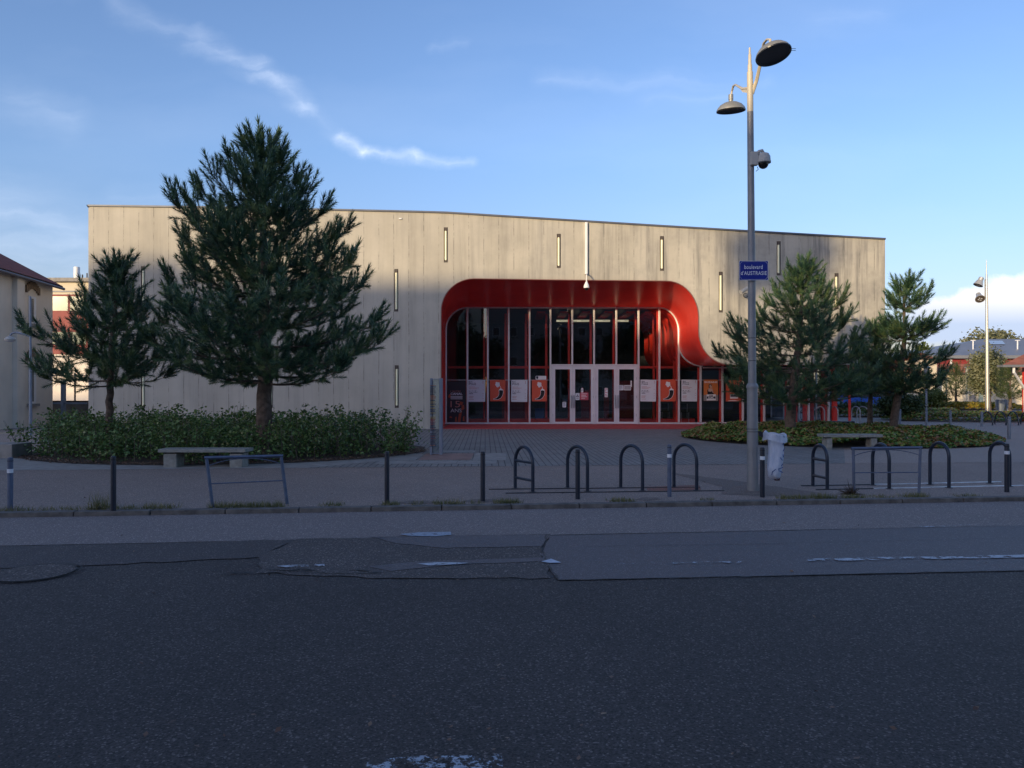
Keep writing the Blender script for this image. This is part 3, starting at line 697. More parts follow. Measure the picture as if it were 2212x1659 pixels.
# curved red ribs on the inside right
for k in range(6):
    Yk = YG+.35+k*.95; b = MB(); pl = []
    base = [(1424, 664)]+qarc((1428, 668), (1466, 720), (1466, 668), 10)+[(1466, 745)]+qarc((1466, 746), (1510, 788), (1466, 788), 8)
    A = []; Bp = []
    for (u, v) in base:
        p = W(u, v, YG); q = Vector((p.x-.02-.10*k, Yk, p.z-.05)); A.append(q); Bp.append(q+Vector((-.06-.03*k, .55, -.04)))
    b.loft(A, Bp); b.loft(A, [q+Vector((.10, 0, .12)) for q in A])
    b.build('curved_rib', M['red'], hall, smooth=True)
for x, z0, z1, Y, w in ((W(1115, 0, 43).x, .03, 2.0, 43, 1.6), (W(1360, 0, 41).x, .03, 2.2, 41, 1.1), (W(1265, 0, 42).x, .03, 1.7, 42, .5), (W(1310, 0, 40.4).x, .03, 1.35, 40.4, .28), (W(1740, 0, 45).x, .7, 1.7, 45, 2.2)):
    MB().box(x-w/2, x+w/2, Y, Y+.1, z0, z1).build('red_panel', mat('dull_red_panel', (.20, .02, .02), .5), hall)
for (ua, ub) in ((1202, 1228), (1238, 1273), (1284, 1318), (1334, 1358)):
    b = MB(); Yl = 41.5; a, c = W(ua, 693, Yl), W(ub, 693, Yl); b.box(a.x, c.x, Yl, Yl+.08, a.z-.05, a.z+.05)
    b.build('strip_light', mat('lit_strip_tube', (.8, .78, .6), .4, emis=(1, .92, .62, .28)), hall)
b = MB()
for i in range(4): b.tube([W(1208+i*47, 693, 41.45), W(1246+i*47, 694, 41.45)], .01, 5)
b.build('light_rail', M['slot'], hall)

# small fittings on the facade: conduit with dome camera, bullet camera, tiny box
t = thing('security_camera', W(1266, 482, YF), 'white conduit down the facade ending in a small hanging dome camera over the entrance', 'camera')
a, c = W(1266, 481, YF), W(1266, 593, YF)
MB().box(a.x-.055, a.x+.055, YF-.12, YF-.01, c.z, a.z).build('conduit', M['white'], t, bevel=.01)
q = W(1267, 595, YF-.5); MB().tube([(a.x, YF-.06, c.z+.02), (a.x, YF-.3, c.z-.02), (q.x, YF-.5, q.z-.0), (q.x, YF-.5, q.z-.3)], .025, 8).build('arm', M['white'], t, smooth=True)
Mx = Matrix.Translation((q.x, YF-.5, q.z-.52)); MB().lathe([(.04, .26), (.06, .2), (.11, .1), (.125, 0), (.12, -.02)], Mx, 16).build('housing', M['white'], t, smooth=True)
MB().lathe([(.10, -.021), (.09, -.07), (.05, -.11), (.0, -.12)], Mx, 16).build('dome', M['black'], t, smooth=True)
t = thing('security_camera', W(1612, 630, YF), 'grey bullet camera bracketed to the facade beside the grey lamp post', 'camera')
a = W(1616, 622, YF-.45); c = W(1600, 631, YF-.7)
MB().tube([a, c], .085, 12).build('body', M['cctv'], t, smooth=True); MB().tube([a+Vector((.02, .1, -.02)), W(1622, 640, YF)], .02, 6).build('bracket', M['cctv'], t)
b = MB(); cc = W(1611, 638, YF-.1)
b.tube([cc+Vector((.10*math.cos(i/12*5+1.2), 0, .09*math.sin(i/12*5+1.2))) for i in range(13)], .014, 5); b.build('cable', M['black'], t)
t = thing('junction_box', W(865, 473, YF), 'tiny white junction box high on the concrete wall right of the big pine', 'box')
a = W(865, 473, YF); MB().box(a.x-.06, a.x+.06, YF-.06, YF-.001, a.z-.02, a.z+.03).build('cover', M['white'], t, bevel=.005)

# ------------------------------------------------------------------ posters and notices on the glass
PY = YG-.075
def poster_frame(u0, u1, v0, v1, mt, name, label, tilt=0, group=None, cat='poster'):
    a, c = W(u0, v1, PY), W(u1, v0, PY); w, h = c.x-a.x, c.z-a.z
    t = thing(name, (a.x, PY, a.z), label, cat, group)
    Mx = Matrix.Translation((a.x, PY, a.z)) @ Matrix.Rotation(tilt, 4, 'Y')
    b = MB(); r = .03; pts = []
    for (cx, cz, a0) in ((w-r, h-r, 0), (r, h-r, 90), (r, r, 180), (w-r, r, 270)):
        for k in range(4): ang = R(a0+k*30); pts.append((cx+r*math.cos(ang), cz+r*math.sin(ang)))
    bb = MB(); bb.prism(pts, -.004, .004); bb.v = [tuple(Mx @ Vector(p)) for p in bb.v]; bb.build('sheet', mt, t)
    return t, Mx, w, h
def pm(Mx, x, z): return Mx @ Matrix.Translation((x, -.004, z))
def flat(Mx, pts, d=.0055): return [Mx @ Vector((p[0], -d, p[1])) for p in pts]
def white_poster(u0, u1, v0, v1, label, tilt):
    t, Mx, w, h = poster_frame(u0, u1, v0, v1, M['postergrey'], 'event_poster', label, tilt, 'pale festival programme posters')
    for s, zz, ww in (('Bon', .90, .20), ('Moment', .835, .40), ('Festival', .77, .40), ('16, 17, 18', .475, .42), ('Septembre', .415, .52), ('2022', .355, .24)):
        text_obj(s, w*ww, h*.047, pm(Mx, w*.07, h*zz), M['ink'], t, bold=.03)
    b = MB()
    for zz, ww in ((.68, .36), (.63, .58), (.585, .45), (.25, .28), (.21, .26), (.17, .24), (.10, .28)): b.poly(flat(Mx, [(w*.07, h*zz), (w*(.07+ww), h*zz), (w*(.07+ww), h*(zz+.014)), (w*.07, h*(zz+.014))]))
    for zz in (.93, .885, .84): b.poly(flat(Mx, [(w*.86, h*zz), (w*.90, h*zz), (w*.90, h*(zz+.03)), (w*.86, h*(zz+.03))]))
    for zz in (.55, .37, .26, .15): b.poly(flat(Mx, [(w*.84, h*zz), (w*.92, h*zz), (w*.92, h*(zz+.012)), (w*.84, h*(zz+.012))]))
    b.build('small_print', M['inkred'], t)
def chili_poster(u0, u1, v0, v1, label, tilt):
    t, Mx, w, h = poster_frame(u0, u1, v0, v1, M['orange'], 'event_poster', label, tilt, 'orange festival posters with a black pepper')
    def q(p): return (p[0]*w, (1-p[1])*h)
    def taper(pts, ws):
        L_, R_ = [], []
        for i, p in enumerate(pts):
            a, c = pts[max(i-1, 0)], pts[min(i+1, len(pts)-1)]; dx, dy = c[0]-a[0], (c[1]-a[1])*1.45; l = math.hypot(dx, dy); nx, ny = -dy/l, dx/l
            L_.append((p[0]+nx*ws[i], p[1]+ny*ws[i]/1.45)); R_.append((p[0]-nx*ws[i], p[1]-ny*ws[i]/1.45))
        return L_+R_[::-1]
    sp = [(.71, .46), (.73, .58), (.70, .70), (.62, .80), (.50, .865), (.36, .89), (.20, .90)]; ws = [.125, .125, .115, .10, .075, .04, .008]
    P = taper(sp, [x+.022 for x in ws]); n = len(sp)
    b = MB(); b.add(flat(Mx, [q(p) for p in P], .0052), [(i, i+1, 2*n-2-i, 2*n-1-i) for i in range(n-1)])
    b.poly(flat(Mx, [q((.58, .47)), q((.68, .40)), q((.70, .33)), q((.73, .40)), q((.86, .47)), q((.78, .50)), q((.71, .475)), q((.64, .50))], .0068))
    for (cx, cy, r) in ((.50, .19, .12), (.42, .22, .08), (.57, .24, .09), (.50, .29, .09), (.58, .16, .07), (.44, .14, .07)):
        b.poly(flat(Mx, [q((cx+r*math.cos(k*.6), cy+r*math.sin(k*.6)/1.45)) for k in range(10)], .0052+cx*.001))
    b.poly(flat(Mx, [q((.63, .27)), q((.70, .31)), q((.73, .36)), q((.70, .36)), q((.66, .31)), q((.60, .28))], .006))
    b.build('white_outline', M['white'], t)
    P = taper(sp, ws); b = MB(); b.add(flat(Mx, [q(p) for p in P], .0062), [(i, i+1, 2*n-2-i, 2*n-1-i) for i in range(n-1)]); b.build('pepper', M['inkblack'], t)
white_poster(1010, 1048, 821, 868, 'pale programme poster with navy writing, first poster right of the dark banner pane', 0)
chili_poster(1059, 1092, 821, 867, 'orange poster of a black pepper, between two pale posters left of the doors', -.02)
white_poster(1104, 1139, 821, 868, 'pale programme poster with navy writing, between the two orange posters left of the doors', .01)
chili_poster(1149, 1181, 821, 867, 'orange poster of a black pepper, nearest the doors on their left', .0)
white_poster(1383, 1417, 820, 867, 'pale programme poster with navy writing, immediately right of the doors', .015)
chili_poster(1426, 1460, 820, 867, 'orange poster of a black pepper, right of the doors', -.005)
white_poster(1472, 1506, 820, 867, 'pale programme poster with navy writing, next to the amber portrait poster', .005)
t, Mx, w, h = poster_frame(1520, 1551, 820, 866, M['amber'], 'event_poster', 'amber concert poster of a seated woman above a grey and white base', 0)
text_obj('SUZANE', w*.92, h*.085, pm(Mx, w*.04, h*.84), M['white'], t, bold=.04)
def Q(pts): return [(p[0]*w, (1-p[1])*h) for p in pts]
b = MB(); b.poly(flat(Mx, Q([(0, .72), (1, .72), (1, .995), (0, .995)]), .0052)); b.build('grey_base', mat('poster_grey_print', (.28, .26, .26), .6), t)
b = MB(); b.poly(flat(Mx, Q([(.34, .30), (.37, .23), (.46, .20), (.55, .24), (.57, .31), (.52, .34), (.38, .42)]), .0056)); b.poly(flat(Mx, Q([(.27, .70), (.25, .52), (.30, .45), (.45, .52), (.66, .54), (.70, .70)]), .0056)); b.build('dark_print', M['inkblack'], t)
b = MB(); b.poly(flat(Mx, Q([(.40, .27), (.45, .23), (.52, .26), (.53, .33), (.47, .39), (.41, .36)]), .0062)); b.poly(flat(Mx, Q([(.53, .30), (.58, .30), (.60, .45), (.69, .62), (.62, .62), (.55, .52)]), .0062)); b.poly(flat(Mx, Q([(.33, .42), (.46, .40), (.56, .48), (.52, .58), (.32, .55)]), .0060)); b.build('figure_print', M['skinprint'], t)
b = MB(); b.poly(flat(Mx, Q([(.20, .70), (.84, .68), (.84, .97), (.20, .98)]), .0066)); b.build('white_block', M['white'], t)
text_obj('SUR', w*.25, h*.08, pm(Mx, w*.40, h*.205) @ Matrix.Translation((0, -.004, 0)), M['ink'], t, bold=.03)
b = MB(); b.poly(flat(Mx, Q([(.22, .79), (.82, .79), (.82, .895), (.22, .895)]), .0072)); b.build('navy_band', M['ink'], t)
text_obj('LOIC', w*.40, h*.085, pm(Mx, w*.32, h*.112) @ Matrix.Translation((0, -.005, 0)), M['white'], t, bold=.04)
t, Mx, w, h = poster_frame(1568, 1600, 822, 867, M['orange'], 'event_poster', 'red orange poster with a small white panel half hidden by the right pine', .0)
b = MB(); b.poly(flat(Mx, [(w*.28, h*.13), (w*.82, h*.13), (w*.82, h*.36), (w*.28, h*.36)], .0055)); b.poly(flat(Mx, [(w*.3, h*.44), (w*.8, h*.44), (w*.8, h*.475), (w*.3, h*.475)])); b.poly(flat(Mx, [(w*.1, h*.02), (w*.9, h*.02), (w*.6, h*.06), (w*.3, h*.055)])); b.build('white_panel', M['white'], t)
b = MB(); b.poly(flat(Mx, [(w*.31, h*.22), (w*.79, h*.22), (w*.79, h*.30), (w*.31, h*.30)], .0068)); b.build('dark_bar', M['ink'], t)
t, Mx, w, h = poster_frame(1634, 1642, 838, 862, M['white'], 'notice', 'narrow white notice on the glass just right of the grey lamp post', 0, cat='notice')
b = MB(); b.poly(flat(Mx, [(0, 0), (w, 0), (w, h*.2), (0, h*.2)])); b.build('red_foot', M['orange'], t)
# dark banner pane with lettering
t = thing('window_banner', W(985, 915, PY), 'dark banner with orange shapes and 15 ANS lettering in the leftmost glass pane', 'banner')
a, c = W(967, 914, PY), W(1006, 824, PY); w, h = c.x-a.x, c.z-a.z; Mx = Matrix.Translation((a.x, PY+.03, a.z))
b = MB(); b.box(a.x, c.x, PY+.03, PY+.036, a.z, c.z); b.build('sheet', mat('dark_banner_film', (.022, .020, .03), .4), t)
b = MB()
for pts in ([(.02, .62), (.16, .60), (.18, .70), (.08, .69)], [(.55, .02), (.70, .02), (.80, .3), (.62, .22)], [(.74, .3), (.93, .34), (.9, .44), (.78, .42)], [(.40, .03), (.52, .03), (.5, .16), (.42, .14)], [(.83, .05), (.95, .04), (.93, .17), (.86, .16)], [(.1, .13), (.26, .12), (.2, .16), (.12, .16)], [(.62, .45), (.80, .42), (.86, .50), (.7, .52)]):
    b.poly(flat(Mx, [(p[0]*w, p[1]*h) for p in pts], .003))
b.build('orange_shapes', mat('banner_orange', (.36, .07, .03), .6), t)
for s, zz, ww, hh, m_ in (("L'AUTRE", .735, .56, .05, 'inkred'), ('CANAL', .675, .66, .055, 'postergrey'), ('15', .38, .52, .15, 'inkred'), ('ANS', .26, .60, .085, 'postergrey')):
    text_obj(s, w*ww, h*hh, Mx @ Matrix.Translation((w*.16, -.005, h*zz)), M[m_], t, bold=.03 if s == 'CANAL' else -.008)
b = MB()
for zz in (.635, .605, .575): b.poly(flat(Mx, [(w*.16, h*zz), (w*.82, h*zz), (w*.82, h*(zz+.015)), (w*.16, h*(zz+.015))], .005))
b.build('white_bars', M['postergrey'], t)
# vertical lettering painted on the red side of the recess (left)
t, Mx, w, h = poster_frame(1157, 1180, 812, 820, M['white'], 'notice', 'small white sticker with a shield above the orange poster beside the doors', 0, cat='notice')
b = MB(); b.poly(flat(Mx, [(w*.05, h*.9), (w*.25, h*.9), (w*.25, h*.4), (w*.15, h*.1), (w*.05, h*.4)])); b.build('shield', M['ink'], t)
def notice(u0, u1, v0, v1, m_, label, bars=None, barm='ink'):
    global PY
    s = PY; PY = YG-.105; t, Mx, w, h = poster_frame(u0, u1, v0, v1, M[m_], 'notice', label, 0, cat='notice'); PY = s
    if bars:
        b = MB()
        for (x0, x1, z) in bars: b.poly(flat(Mx, [(w*x0, h*z), (w*x1, h*z), (w*x1, h*(z+.07)), (w*x0, h*(z+.07))]))
        b.build('print', M[barm], t)
    return t, Mx, w, h
lines = [(.15, .85, .8), (.15, .7, .6), (.15, .85, .4), (.15, .6, .2)]
t, Mx, w, h = notice(1243, 1252, 849, 864, 'postergrey', 'white notice with a black triangle on the left doors', None)
b = MB(); b.poly(flat(Mx, [(w*.15, h*.4), (w*.85, h*.4), (w*.5, h*.82)])); b.poly(flat(Mx, [(w*.2, h*.2), (w*.8, h*.2), (w*.8, h*.26), (w*.2, h*.26)])); b.build('triangle', M['ink'], t)
b = MB(); b.poly(flat(Mx, [(w*.36, h*.48), (w*.64, h*.48), (w*.5, h*.66)], .007)); b.build('triangle_centre', M['postergrey'], t)
notice(1253, 1271, 848, 864, 'pink', 'pink notice with white lines on the left doors', lines, 'white')
notice(1255, 1260, 838, 848, 'white', 'small white notice above the pink notice on the left doors', [(.1, .9, .7), (.1, .9, .4)])
notice(1215, 1223, 868, 880, 'postergrey', 'small pale notice low on the leftmost door', lines)
notice(1306, 1313, 838, 858, 'white', 'narrow upright white notice on the third door', [(.1, .9, .85), (.1, .5, .65), (.1, .9, .45), (.1, .6, .25), (.1, .9, .1)], 'pink')
notice(1335, 1347, 832, 843, 'postergrey', 'pale notice on the rightmost door left of the black and white one', lines)
notice(1348, 1363, 832, 843, 'white', 'black and white framed notice on the rightmost door', [(.06, .94, .15), (.06, .94, .3), (.06, .94, .45), (.06, .94, .6), (.06, .94, .75)], 'inkblack')
notice(1362, 1365, 822, 836, 'white', 'very thin upright white sticker at the top right of the rightmost door', [(.2, .8, .6)])
# things inside the lobby
t = thing('bin', W(1166, 915, 40.4), 'blue plastic bin standing behind the glass left of the doors', 'bin')
a, c = W(1156, 915, 40.4), W(1175, 884, 40.4); MB().box(a.x, c.x, 40.2, 40.6, .03, c.z).build('body', M['blueplastic'], t, bevel=.02)
MB().box(a.x-.02, c.x+.02, 40.18, 40.62, c.z+.001, c.z+.04).build('rim', M['blueplastic'], t)
def chair(x, y, label):
    t = thing('chair', (x, y, .03), label, 'chair', 'chairs in the lobby')
    b = MB(); b.box(x-.2, x+.2, y-.2, y+.2, .56, .59); b.build('seat', M['black'], t)
    b = MB(); b.box(x-.2, x+.2, y+.18, y+.2, .75, 1.0); b.build('backrest', M['black'], t)
    for sx in (-.19, .19):
        for sy in (-.19, .19): MB().tube([(x+sx, y+sy, .03), (x+sx, y+sy, 1.0 if sy > 0 else .57)], .016, 6).build('leg', M['chrome'], t)
chair(W(1478, 0, 39.4).x, 39.4, 'thin steel framed chair behind the glass below the last pale poster'); chair(W(1437, 0, 40.6).x, 40.6, 'dark chair behind the glass below the right orange pepper poster')

# ------------------------------------------------------------------ pines
def shoot_template(n, L=.30, nl=.105, w=.007, seed=0):
    r = np.random.RandomState(seed); t = np.concatenate([np.linspace(0, 1, n-n//5), np.full(n//5, 1.0)])
    ph = np.arange(n)*2.399+r.rand(n)*.5; al = np.radians(66-26*t+r.randn(n)*10)
    al[-(n//5):] = np.radians(r.rand(n//5)*32)
    base = np.stack([0*t, 0*t, t*L], 1); rad = np.stack([np.cos(ph), np.sin(ph), 0*ph], 1)
    d = rad*np.sin(al)[:, None]; d[:, 2] = np.cos(al); ln = nl*(.8+.35*r.rand(n))
    tip = base+d*ln[:, None]; side = np.cross(d, np.array([0, 0, 1.0])); side /= (np.linalg.norm(side, axis=1)[:, None]+1e-6)
    return np.stack([base-side*w/2, base+side*w/2, tip], 1)
TEMPL = {}
def frames(D, rnd):
    D = D/np.linalg.norm(D, axis=1)[:, None]; a = rnd.randn(*D.shape); a -= D*(a*D).sum(1)[:, None]; a /= np.linalg.norm(a, axis=1)[:, None]
    return np.stack([a, np.cross(D, a), D], 2)         # columns
def pine(label, base, pxdist, top_v, trunk_pts, trunk_r, prof, spacing=.36, nb=6, needles=64, seed=1, shoot=(.34, .140, .020), crown_v=None, matn='needle', dens=1.0, name='pine_tree', group='pines', rise=.42, whorls=None):
    """prof: list of (v, uleft, uright) tip envelope in photo px; trunk_pts: px polyline bottom->top"""
    Y = pxdist; rnd = np.random.RandomState(seed); pr = random.Random(seed)
    t = thing(name, (base[0], base[1], 0), label, 'tree', group)
    tp = [W(u, v, Y) for u, v in trunk_pts]; tp[0].z = -.05; n = len(tp)
    cum = [0]
    for i in range(n-1): cum.append(cum[-1]+(tp[i+1]-tp[i]).length)
    fine = []
    for k in range(26):
        s = cum[-1]*k/25; i = max(j for j in range(n-1) if cum[j] <= s+1e-9); f = (s-cum[i])/(cum[i+1]-cum[i]); fine.append(tp[i].lerp(tp[i+1], f)+Vector((rnd.randn()*.012, rnd.randn()*.012, 0)))
    rad = [trunk_r*(1.25 if k == 0 else 1)*(1-.93*(k/25)**1.1)+.008 for k in range(26)]
    MB().tube(fine, rad, 10).build('trunk', M['bark'], t, smooth=True)
    def at(z):
        for i in range(25):
            if fine[i].z <= z <= fine[i+1].z: return fine[i].lerp(fine[i+1], (z-fine[i].z)/max(1e-6, fine[i+1].z-fine[i].z))
        return fine[-1] if z > fine[-1].z else fine[0]
    P = sorted([(W(0, v, Y).z, (W(ul, v, Y).x), (W(ur, v, Y).x)) for v, ul, ur in prof])
    zs = [p[0] for p in P]; xl_ = [p[1] for p in P]; xr_ = [p[2] for p in P]
    def Rad(z, ca, cx):
        l = max(.05, cx-np.interp(z, zs, xl_)); r_ = max(.05, np.interp(z, zs, xr_)-cx)
        if z > zs[-1] or z < zs[0]-.25: return .1
        side = r_ if ca > 0 else l; m = (l+r_)/2
        return side*abs(ca)+m*(1-abs(ca))*1.0
    z0 = W(0, crown_v, Y).z; z1 = fine[-1].z
    br = MB(); O = []; D = []; SC = []
    def add_shoot(p, d, s=1.0): O.append(p); D.append(d); SC.append(s)
    z = z0; levels = []
    while z < z1-.15: levels.append(z); z += spacing*(1-.35*(z-z0)/(z1-z0))*pr.uniform(.8, 1.2)
    if whorls: levels = [W(0, v, Y).z for v in whorls for _ in range(2)]
    for li, z in enumerate(levels):
        f = (z-z0)/(z1-z0); k = max(3, int(round(nb*(1-.35*f)))); a0 = pr.uniform(0, 6.28)
        for j in range(k):
            az = a0+j*2*math.pi/k+pr.uniform(-.35, .35); ca, sa = math.cos(az), math.sin(az); zz = z+pr.uniform(-.12, .12); p0 = at(zz)
            rs = rise*(.30+.85*f)
            L = .8
            for _ in range(6): L = .5*L+.5*max(.1, Rad(zz+rs*L+.36, ca, p0.x)-.04)
            L *= pr.uniform(.78, 1.08)*(1 if j != 0 else 1.0)
            if L < .12: L = .12
            m = max(4, int(L/.22)); pts = []
            bend = pr.uniform(-.12, .12)
            for i in range(m+1):
                s = i/m; pts.append(Vector((p0.x+ca*L*s-sa*bend*L*s*s, p0.y+sa*L*s+ca*bend*L*s*s, p0.z+rs*L*(.15*s+.85*s**2.4)-.10*L*s*(1-s))))
            r0 = .008+.009*L; br.tube(pts, [r0*(1-.8*i/m) for i in range(m+1)], 5, cap=False)
            # twigs
            stp = .20/dens; s = max(.22, 1-2.1/L*.9) if L > 2.2 else .22
            s = .16 if L > 1.5 else .10
            side = 1
            while s < 1.0:
                q = min(m-1, int(s*m)); p = pts[q].lerp(pts[q+1], s*m-q); d = (pts[q+1]-pts[q]).normalized()
                tl = min(.62, (.18+.30*L*(1-s)*.8+.1))*pr.uniform(.7, 1.25); side = -side
                lat = Vector((-sa, ca, 0))*side
                td = (d*pr.uniform(.5, .9)+lat*pr.uniform(.5, 1.0)+Vector((0, 0, pr.uniform(-.12, .40)))).normalized()
                e = p+td*tl+Vector((0, 0, tl*.22)); mid = p+td*tl*.5
                br.tube([p, mid, e], [.006, .005, .004], 4, cap=False)
                up = Vector((0, 0, 1))
                add_shoot(e-td*.03, (td*.9+up*pr.uniform(.3, 1.3)), pr.uniform(.9, 1.35))
                for _ in range(int(2+2*dens*pr.random())):
                    w_ = pr.uniform(.3, 1.0); pp = p.lerp(e, w_); dd = td*.7+up*pr.uniform(-.3, 1.1)+Vector((pr.uniform(-.5, .5), pr.uniform(-.5, .5), 0)); add_shoot(pp, dd, pr.uniform(.6, 1.05))
                add_shoot(p, d+up*pr.uniform(-.5, .6)+lat*pr.uniform(-.6, .6), pr.uniform(.7, 1.0))
                s += stp/L*pr.uniform(.8, 1.2)
            e = pts[-1]; d = (pts[-1]-pts[-2]).normalized()
            add_shoot(e, d*.8+Vector((0, 0, 1.1)), 1.5)
            for _ in range(3): add_shoot(e-d*pr.uniform(.02, .2), d*.7+Vector((pr.uniform(-.7, .7), pr.uniform(-.7, .7), pr.uniform(.6, 1.5))), pr.uniform(1.0, 1.45))
    tip = fine[-1]; add_shoot(tip-Vector((0, 0, .45)), Vector((0, 0, 1)), 1.5)
    for kk in range(14):
        add_shoot(at(z1-pr.uniform(.45, 1.3)), Vector((pr.uniform(-.8, .8), pr.uniform(-.8, .8), 1.5)), .95)
    br.build('branches', M['twig'], t)
    key = (needles, shoot)
    if key not in TEMPL: TEMPL[key] = [shoot_template(needles, *shoot, seed=s) for s in range(3)]
    O = np.array([tuple(p) for p in O]); D = np.array([tuple(p) for p in D]); SC = np.array(SC); F = frames(D, rnd)
    out = []; idx = rnd.randint(0, 3, len(O))
    for k in range(3):
        m_ = idx == k
        if m_.any(): out.append((np.einsum('mij,nkj->mnki', F[m_]*SC[m_][:, None, None], TEMPL[key][k])+O[m_][:, None, None, :]).reshape(-1, 3, 3))
    V = np.concatenate(out); from_tris('foliage', V, M[matn], t)
    print('pine', label[:30], len(O), 'shoots', len(V), 'tris')
    return t

YP = 19.0
pine('tall broad dark pine standing in the hedge left of the entrance', (W(572, 0, YP).x, YP), YP, 275,
     [(570, 945), (571, 860), (572, 760), (571, 640), (570, 520), (568, 400), (566, 300)], .21,
     [(278, 560, 574), (320, 505, 612), (345, 485, 640), (372, 455, 660), (400, 430, 690), (430, 362, 700), (470, 354, 758), (520, 385, 765), (560, 378, 825), (610, 372, 815), (650, 330, 862), (700, 330, 850), (760, 345, 835), (800, 325, 812), (822, 400, 760)],
     spacing=.46, nb=6, needles=64, seed=3, crown_v=822, dens=1.0, group='pines in the planting beds')
YL = 19.8
pine('medium pine with a thin spire top near the left end of the hall', (W(237, 0, YL).x, YL), YL, 540,
     [(237, 945), (237, 880), (238, 800), (245, 700), (252, 640), (256, 590), (257, 560)], .105,
     [(545, 250, 264), (575, 246, 268), (612, 222, 290), (640, 160, 325), (665, 158, 325), (690, 82, 330), (720, 95, 340), (760, 72, 372), (790, 68, 375), (815, 120, 370), (830, 170, 320)],
     spacing=.46, nb=5, needles=64, seed=11, crown_v=826, dens=.95, group='pines in the planting beds')
YR = 26.0
pine('wide bushy pine in the ivy bed in front of the right end of the hall', (W(1707, 0, YR).x, YR), YR, 558,
     [(1706, 950), (1707, 900), (1716, 820), (1728, 720), (1732, 640), (1733, 575)], .19,
     [(560, 1728, 1740), (590, 1700, 1765), (620, 1672, 1800), (645, 1660, 1818), (680, 1608, 1830), (720, 1560, 1868), (760, 1540, 1885), (790, 1548, 1880), (830, 1580, 1868), (862, 1612, 1850), (878, 1640, 1800)],
     spacing=.52, nb=6, needles=60, seed=21, crown_v=868, dens=1.0, group='pines in the planting beds')
YQ = 28.0
pine('leaning open pine with layered tufts against the sky right of the hall', (W(1928, 0, YQ).x, YQ), YQ, 585,
     [(1927, 935), (1934, 890), (1942, 840), (1948, 780), (1955, 720), (1953, 670), (1957, 600)], .15,
     [(588, 1945, 1970), (605, 1938, 1990), (640, 1915, 2005), (680, 1915, 2012), (700, 1895, 2040), (722, 1885, 2058), (745, 1890, 2000), (770, 1890, 2072), (800, 1888, 2040), (830, 1870, 2030), (860, 1900, 2010)],
     spacing=.40, nb=4, needles=60, seed=31, crown_v=858, dens=.8, group='pines in the planting beds', whorls=[634, 670, 726, 738, 790, 832, 846])
pine('low pine filling the gap between the hall corner and the leaning pine', (W(1880, 0, 29.5).x, 29.5), 29.5, 690,
     [(1880, 925), (1880, 860), (1886, 790), (1892, 720)], .11,
     [(700, 1880, 1905), (730, 1850, 1920), (770, 1840, 1925), (800, 1835, 1930), (840, 1850, 1920), (860, 1860, 1910)],
     spacing=.42, nb=6, needles=54, seed=41, crown_v=850, dens=.42, group='pines in the planting beds')

# ------------------------------------------------------------------ leaves: hedge, ivy, litter, grass
def leaf_quads(C, size, rnd, upw=.4, ratio=.6):
    n = len(C); nrm = rnd.randn(n, 3); nrm[:, 2] = np.abs(nrm[:, 2])+upw; nrm /= np.linalg.norm(nrm, axis=1)[:, None]
    a = rnd.randn(n, 3); a -= nrm*(a*nrm).sum(1)[:, None]; a /= np.linalg.norm(a, axis=1)[:, None]; b_ = np.cross(nrm, a)
    s = size*(.6+.8*rnd.rand(n))[:, None]
    return np.stack([C-a*s*.5, C-b_*s*.5*ratio+a*s*.05, C+a*s*.5, C+b_*s*.5*ratio+a*s*.05], 1)
rnd = np.random.RandomState(5)
bed = (-7.75, 21.4, 5.15, 4.15)
def in_ellipse(n, e, rnd, rmax=1.0):
    a = rnd.rand(n)*2*np.pi; r = np.sqrt(rnd.rand(n))*rmax; return e[0]+e[2]*r*np.cos(a), e[1]+e[3]*r*np.sin(a), r
def ellipse_sheet(name, e, z, mt, k=1.0, jit=.02):
    n = 72; pr = random.Random(9); return sheet(name, [(e[0]+e[2]*k*math.cos(2*math.pi*i/n)*(1+pr.uniform(-jit, jit)), e[1]+e[3]*k*math.sin(2*math.pi*i/n)*(1+pr.uniform(-jit, jit)), z) for i in range(n)], mt)
ellipse_sheet('soil_bed', bed, .012, M['soil'], 1.04, .012)
hedge = thing('hedge', (bed[0], bed[1], 0), 'long unclipped leafy green hedge round the feet of the two left pines', 'hedge')
nc = 1250; hx, hy, hr = in_ellipse(nc, bed, rnd, .95)
front = hy < bed[1]+1.5; hx, hy, hr = hx[front], hy[front], hr[front]
hh = .74+.24*np.sin(hx*2.3+1)*np.cos(hy*1.7)+.34*rnd.rand(len(hx)); hh *= np.clip((1.02-hr)*7, .68, 1)
C = []; stems = MB()
for x, y, h in zip(hx, hy, hh):
    k = rnd.randint(28, 42); zz = np.abs(rnd.rand(k))**.8*h; sp_ = .14+.12*rnd.rand()
    lx, ly = rnd.randn()*.12, rnd.randn()*.12
    C.append(np.stack([x+lx*zz+rnd.randn(k)*sp_, y+ly*zz+rnd.randn(k)*sp_, zz+.03], 1))
    if rnd.rand() < .45: stems.tube([(x, y, 0), (x+lx*h*.5, y+ly*h*.5, h*.5), (x+lx*h, y+ly*h, h)], [.008, .006, .004], 4, cap=False)
for k in range(40):                                    # shoots standing above the mass
    x, y = rnd.uniform(-12.4, -3.2), rnd.uniform(18.6, 22.5)
    if ((x-bed[0])/bed[2])**2+((y-bed[1])/bed[3])**2 > .9: continue
    h = rnd.uniform(1.0, 1.35); m_ = 26; zz = h-rnd.rand(m_)*.45; lx = rnd.randn()*.15
    C.append(np.stack([x+lx*zz+rnd.randn(m_)*.05, y+rnd.randn(m_)*.05, zz], 1)); stems.tube([(x, y, .4), (x+lx*h*.98, y, h)], [.006, .003], 4, cap=False)
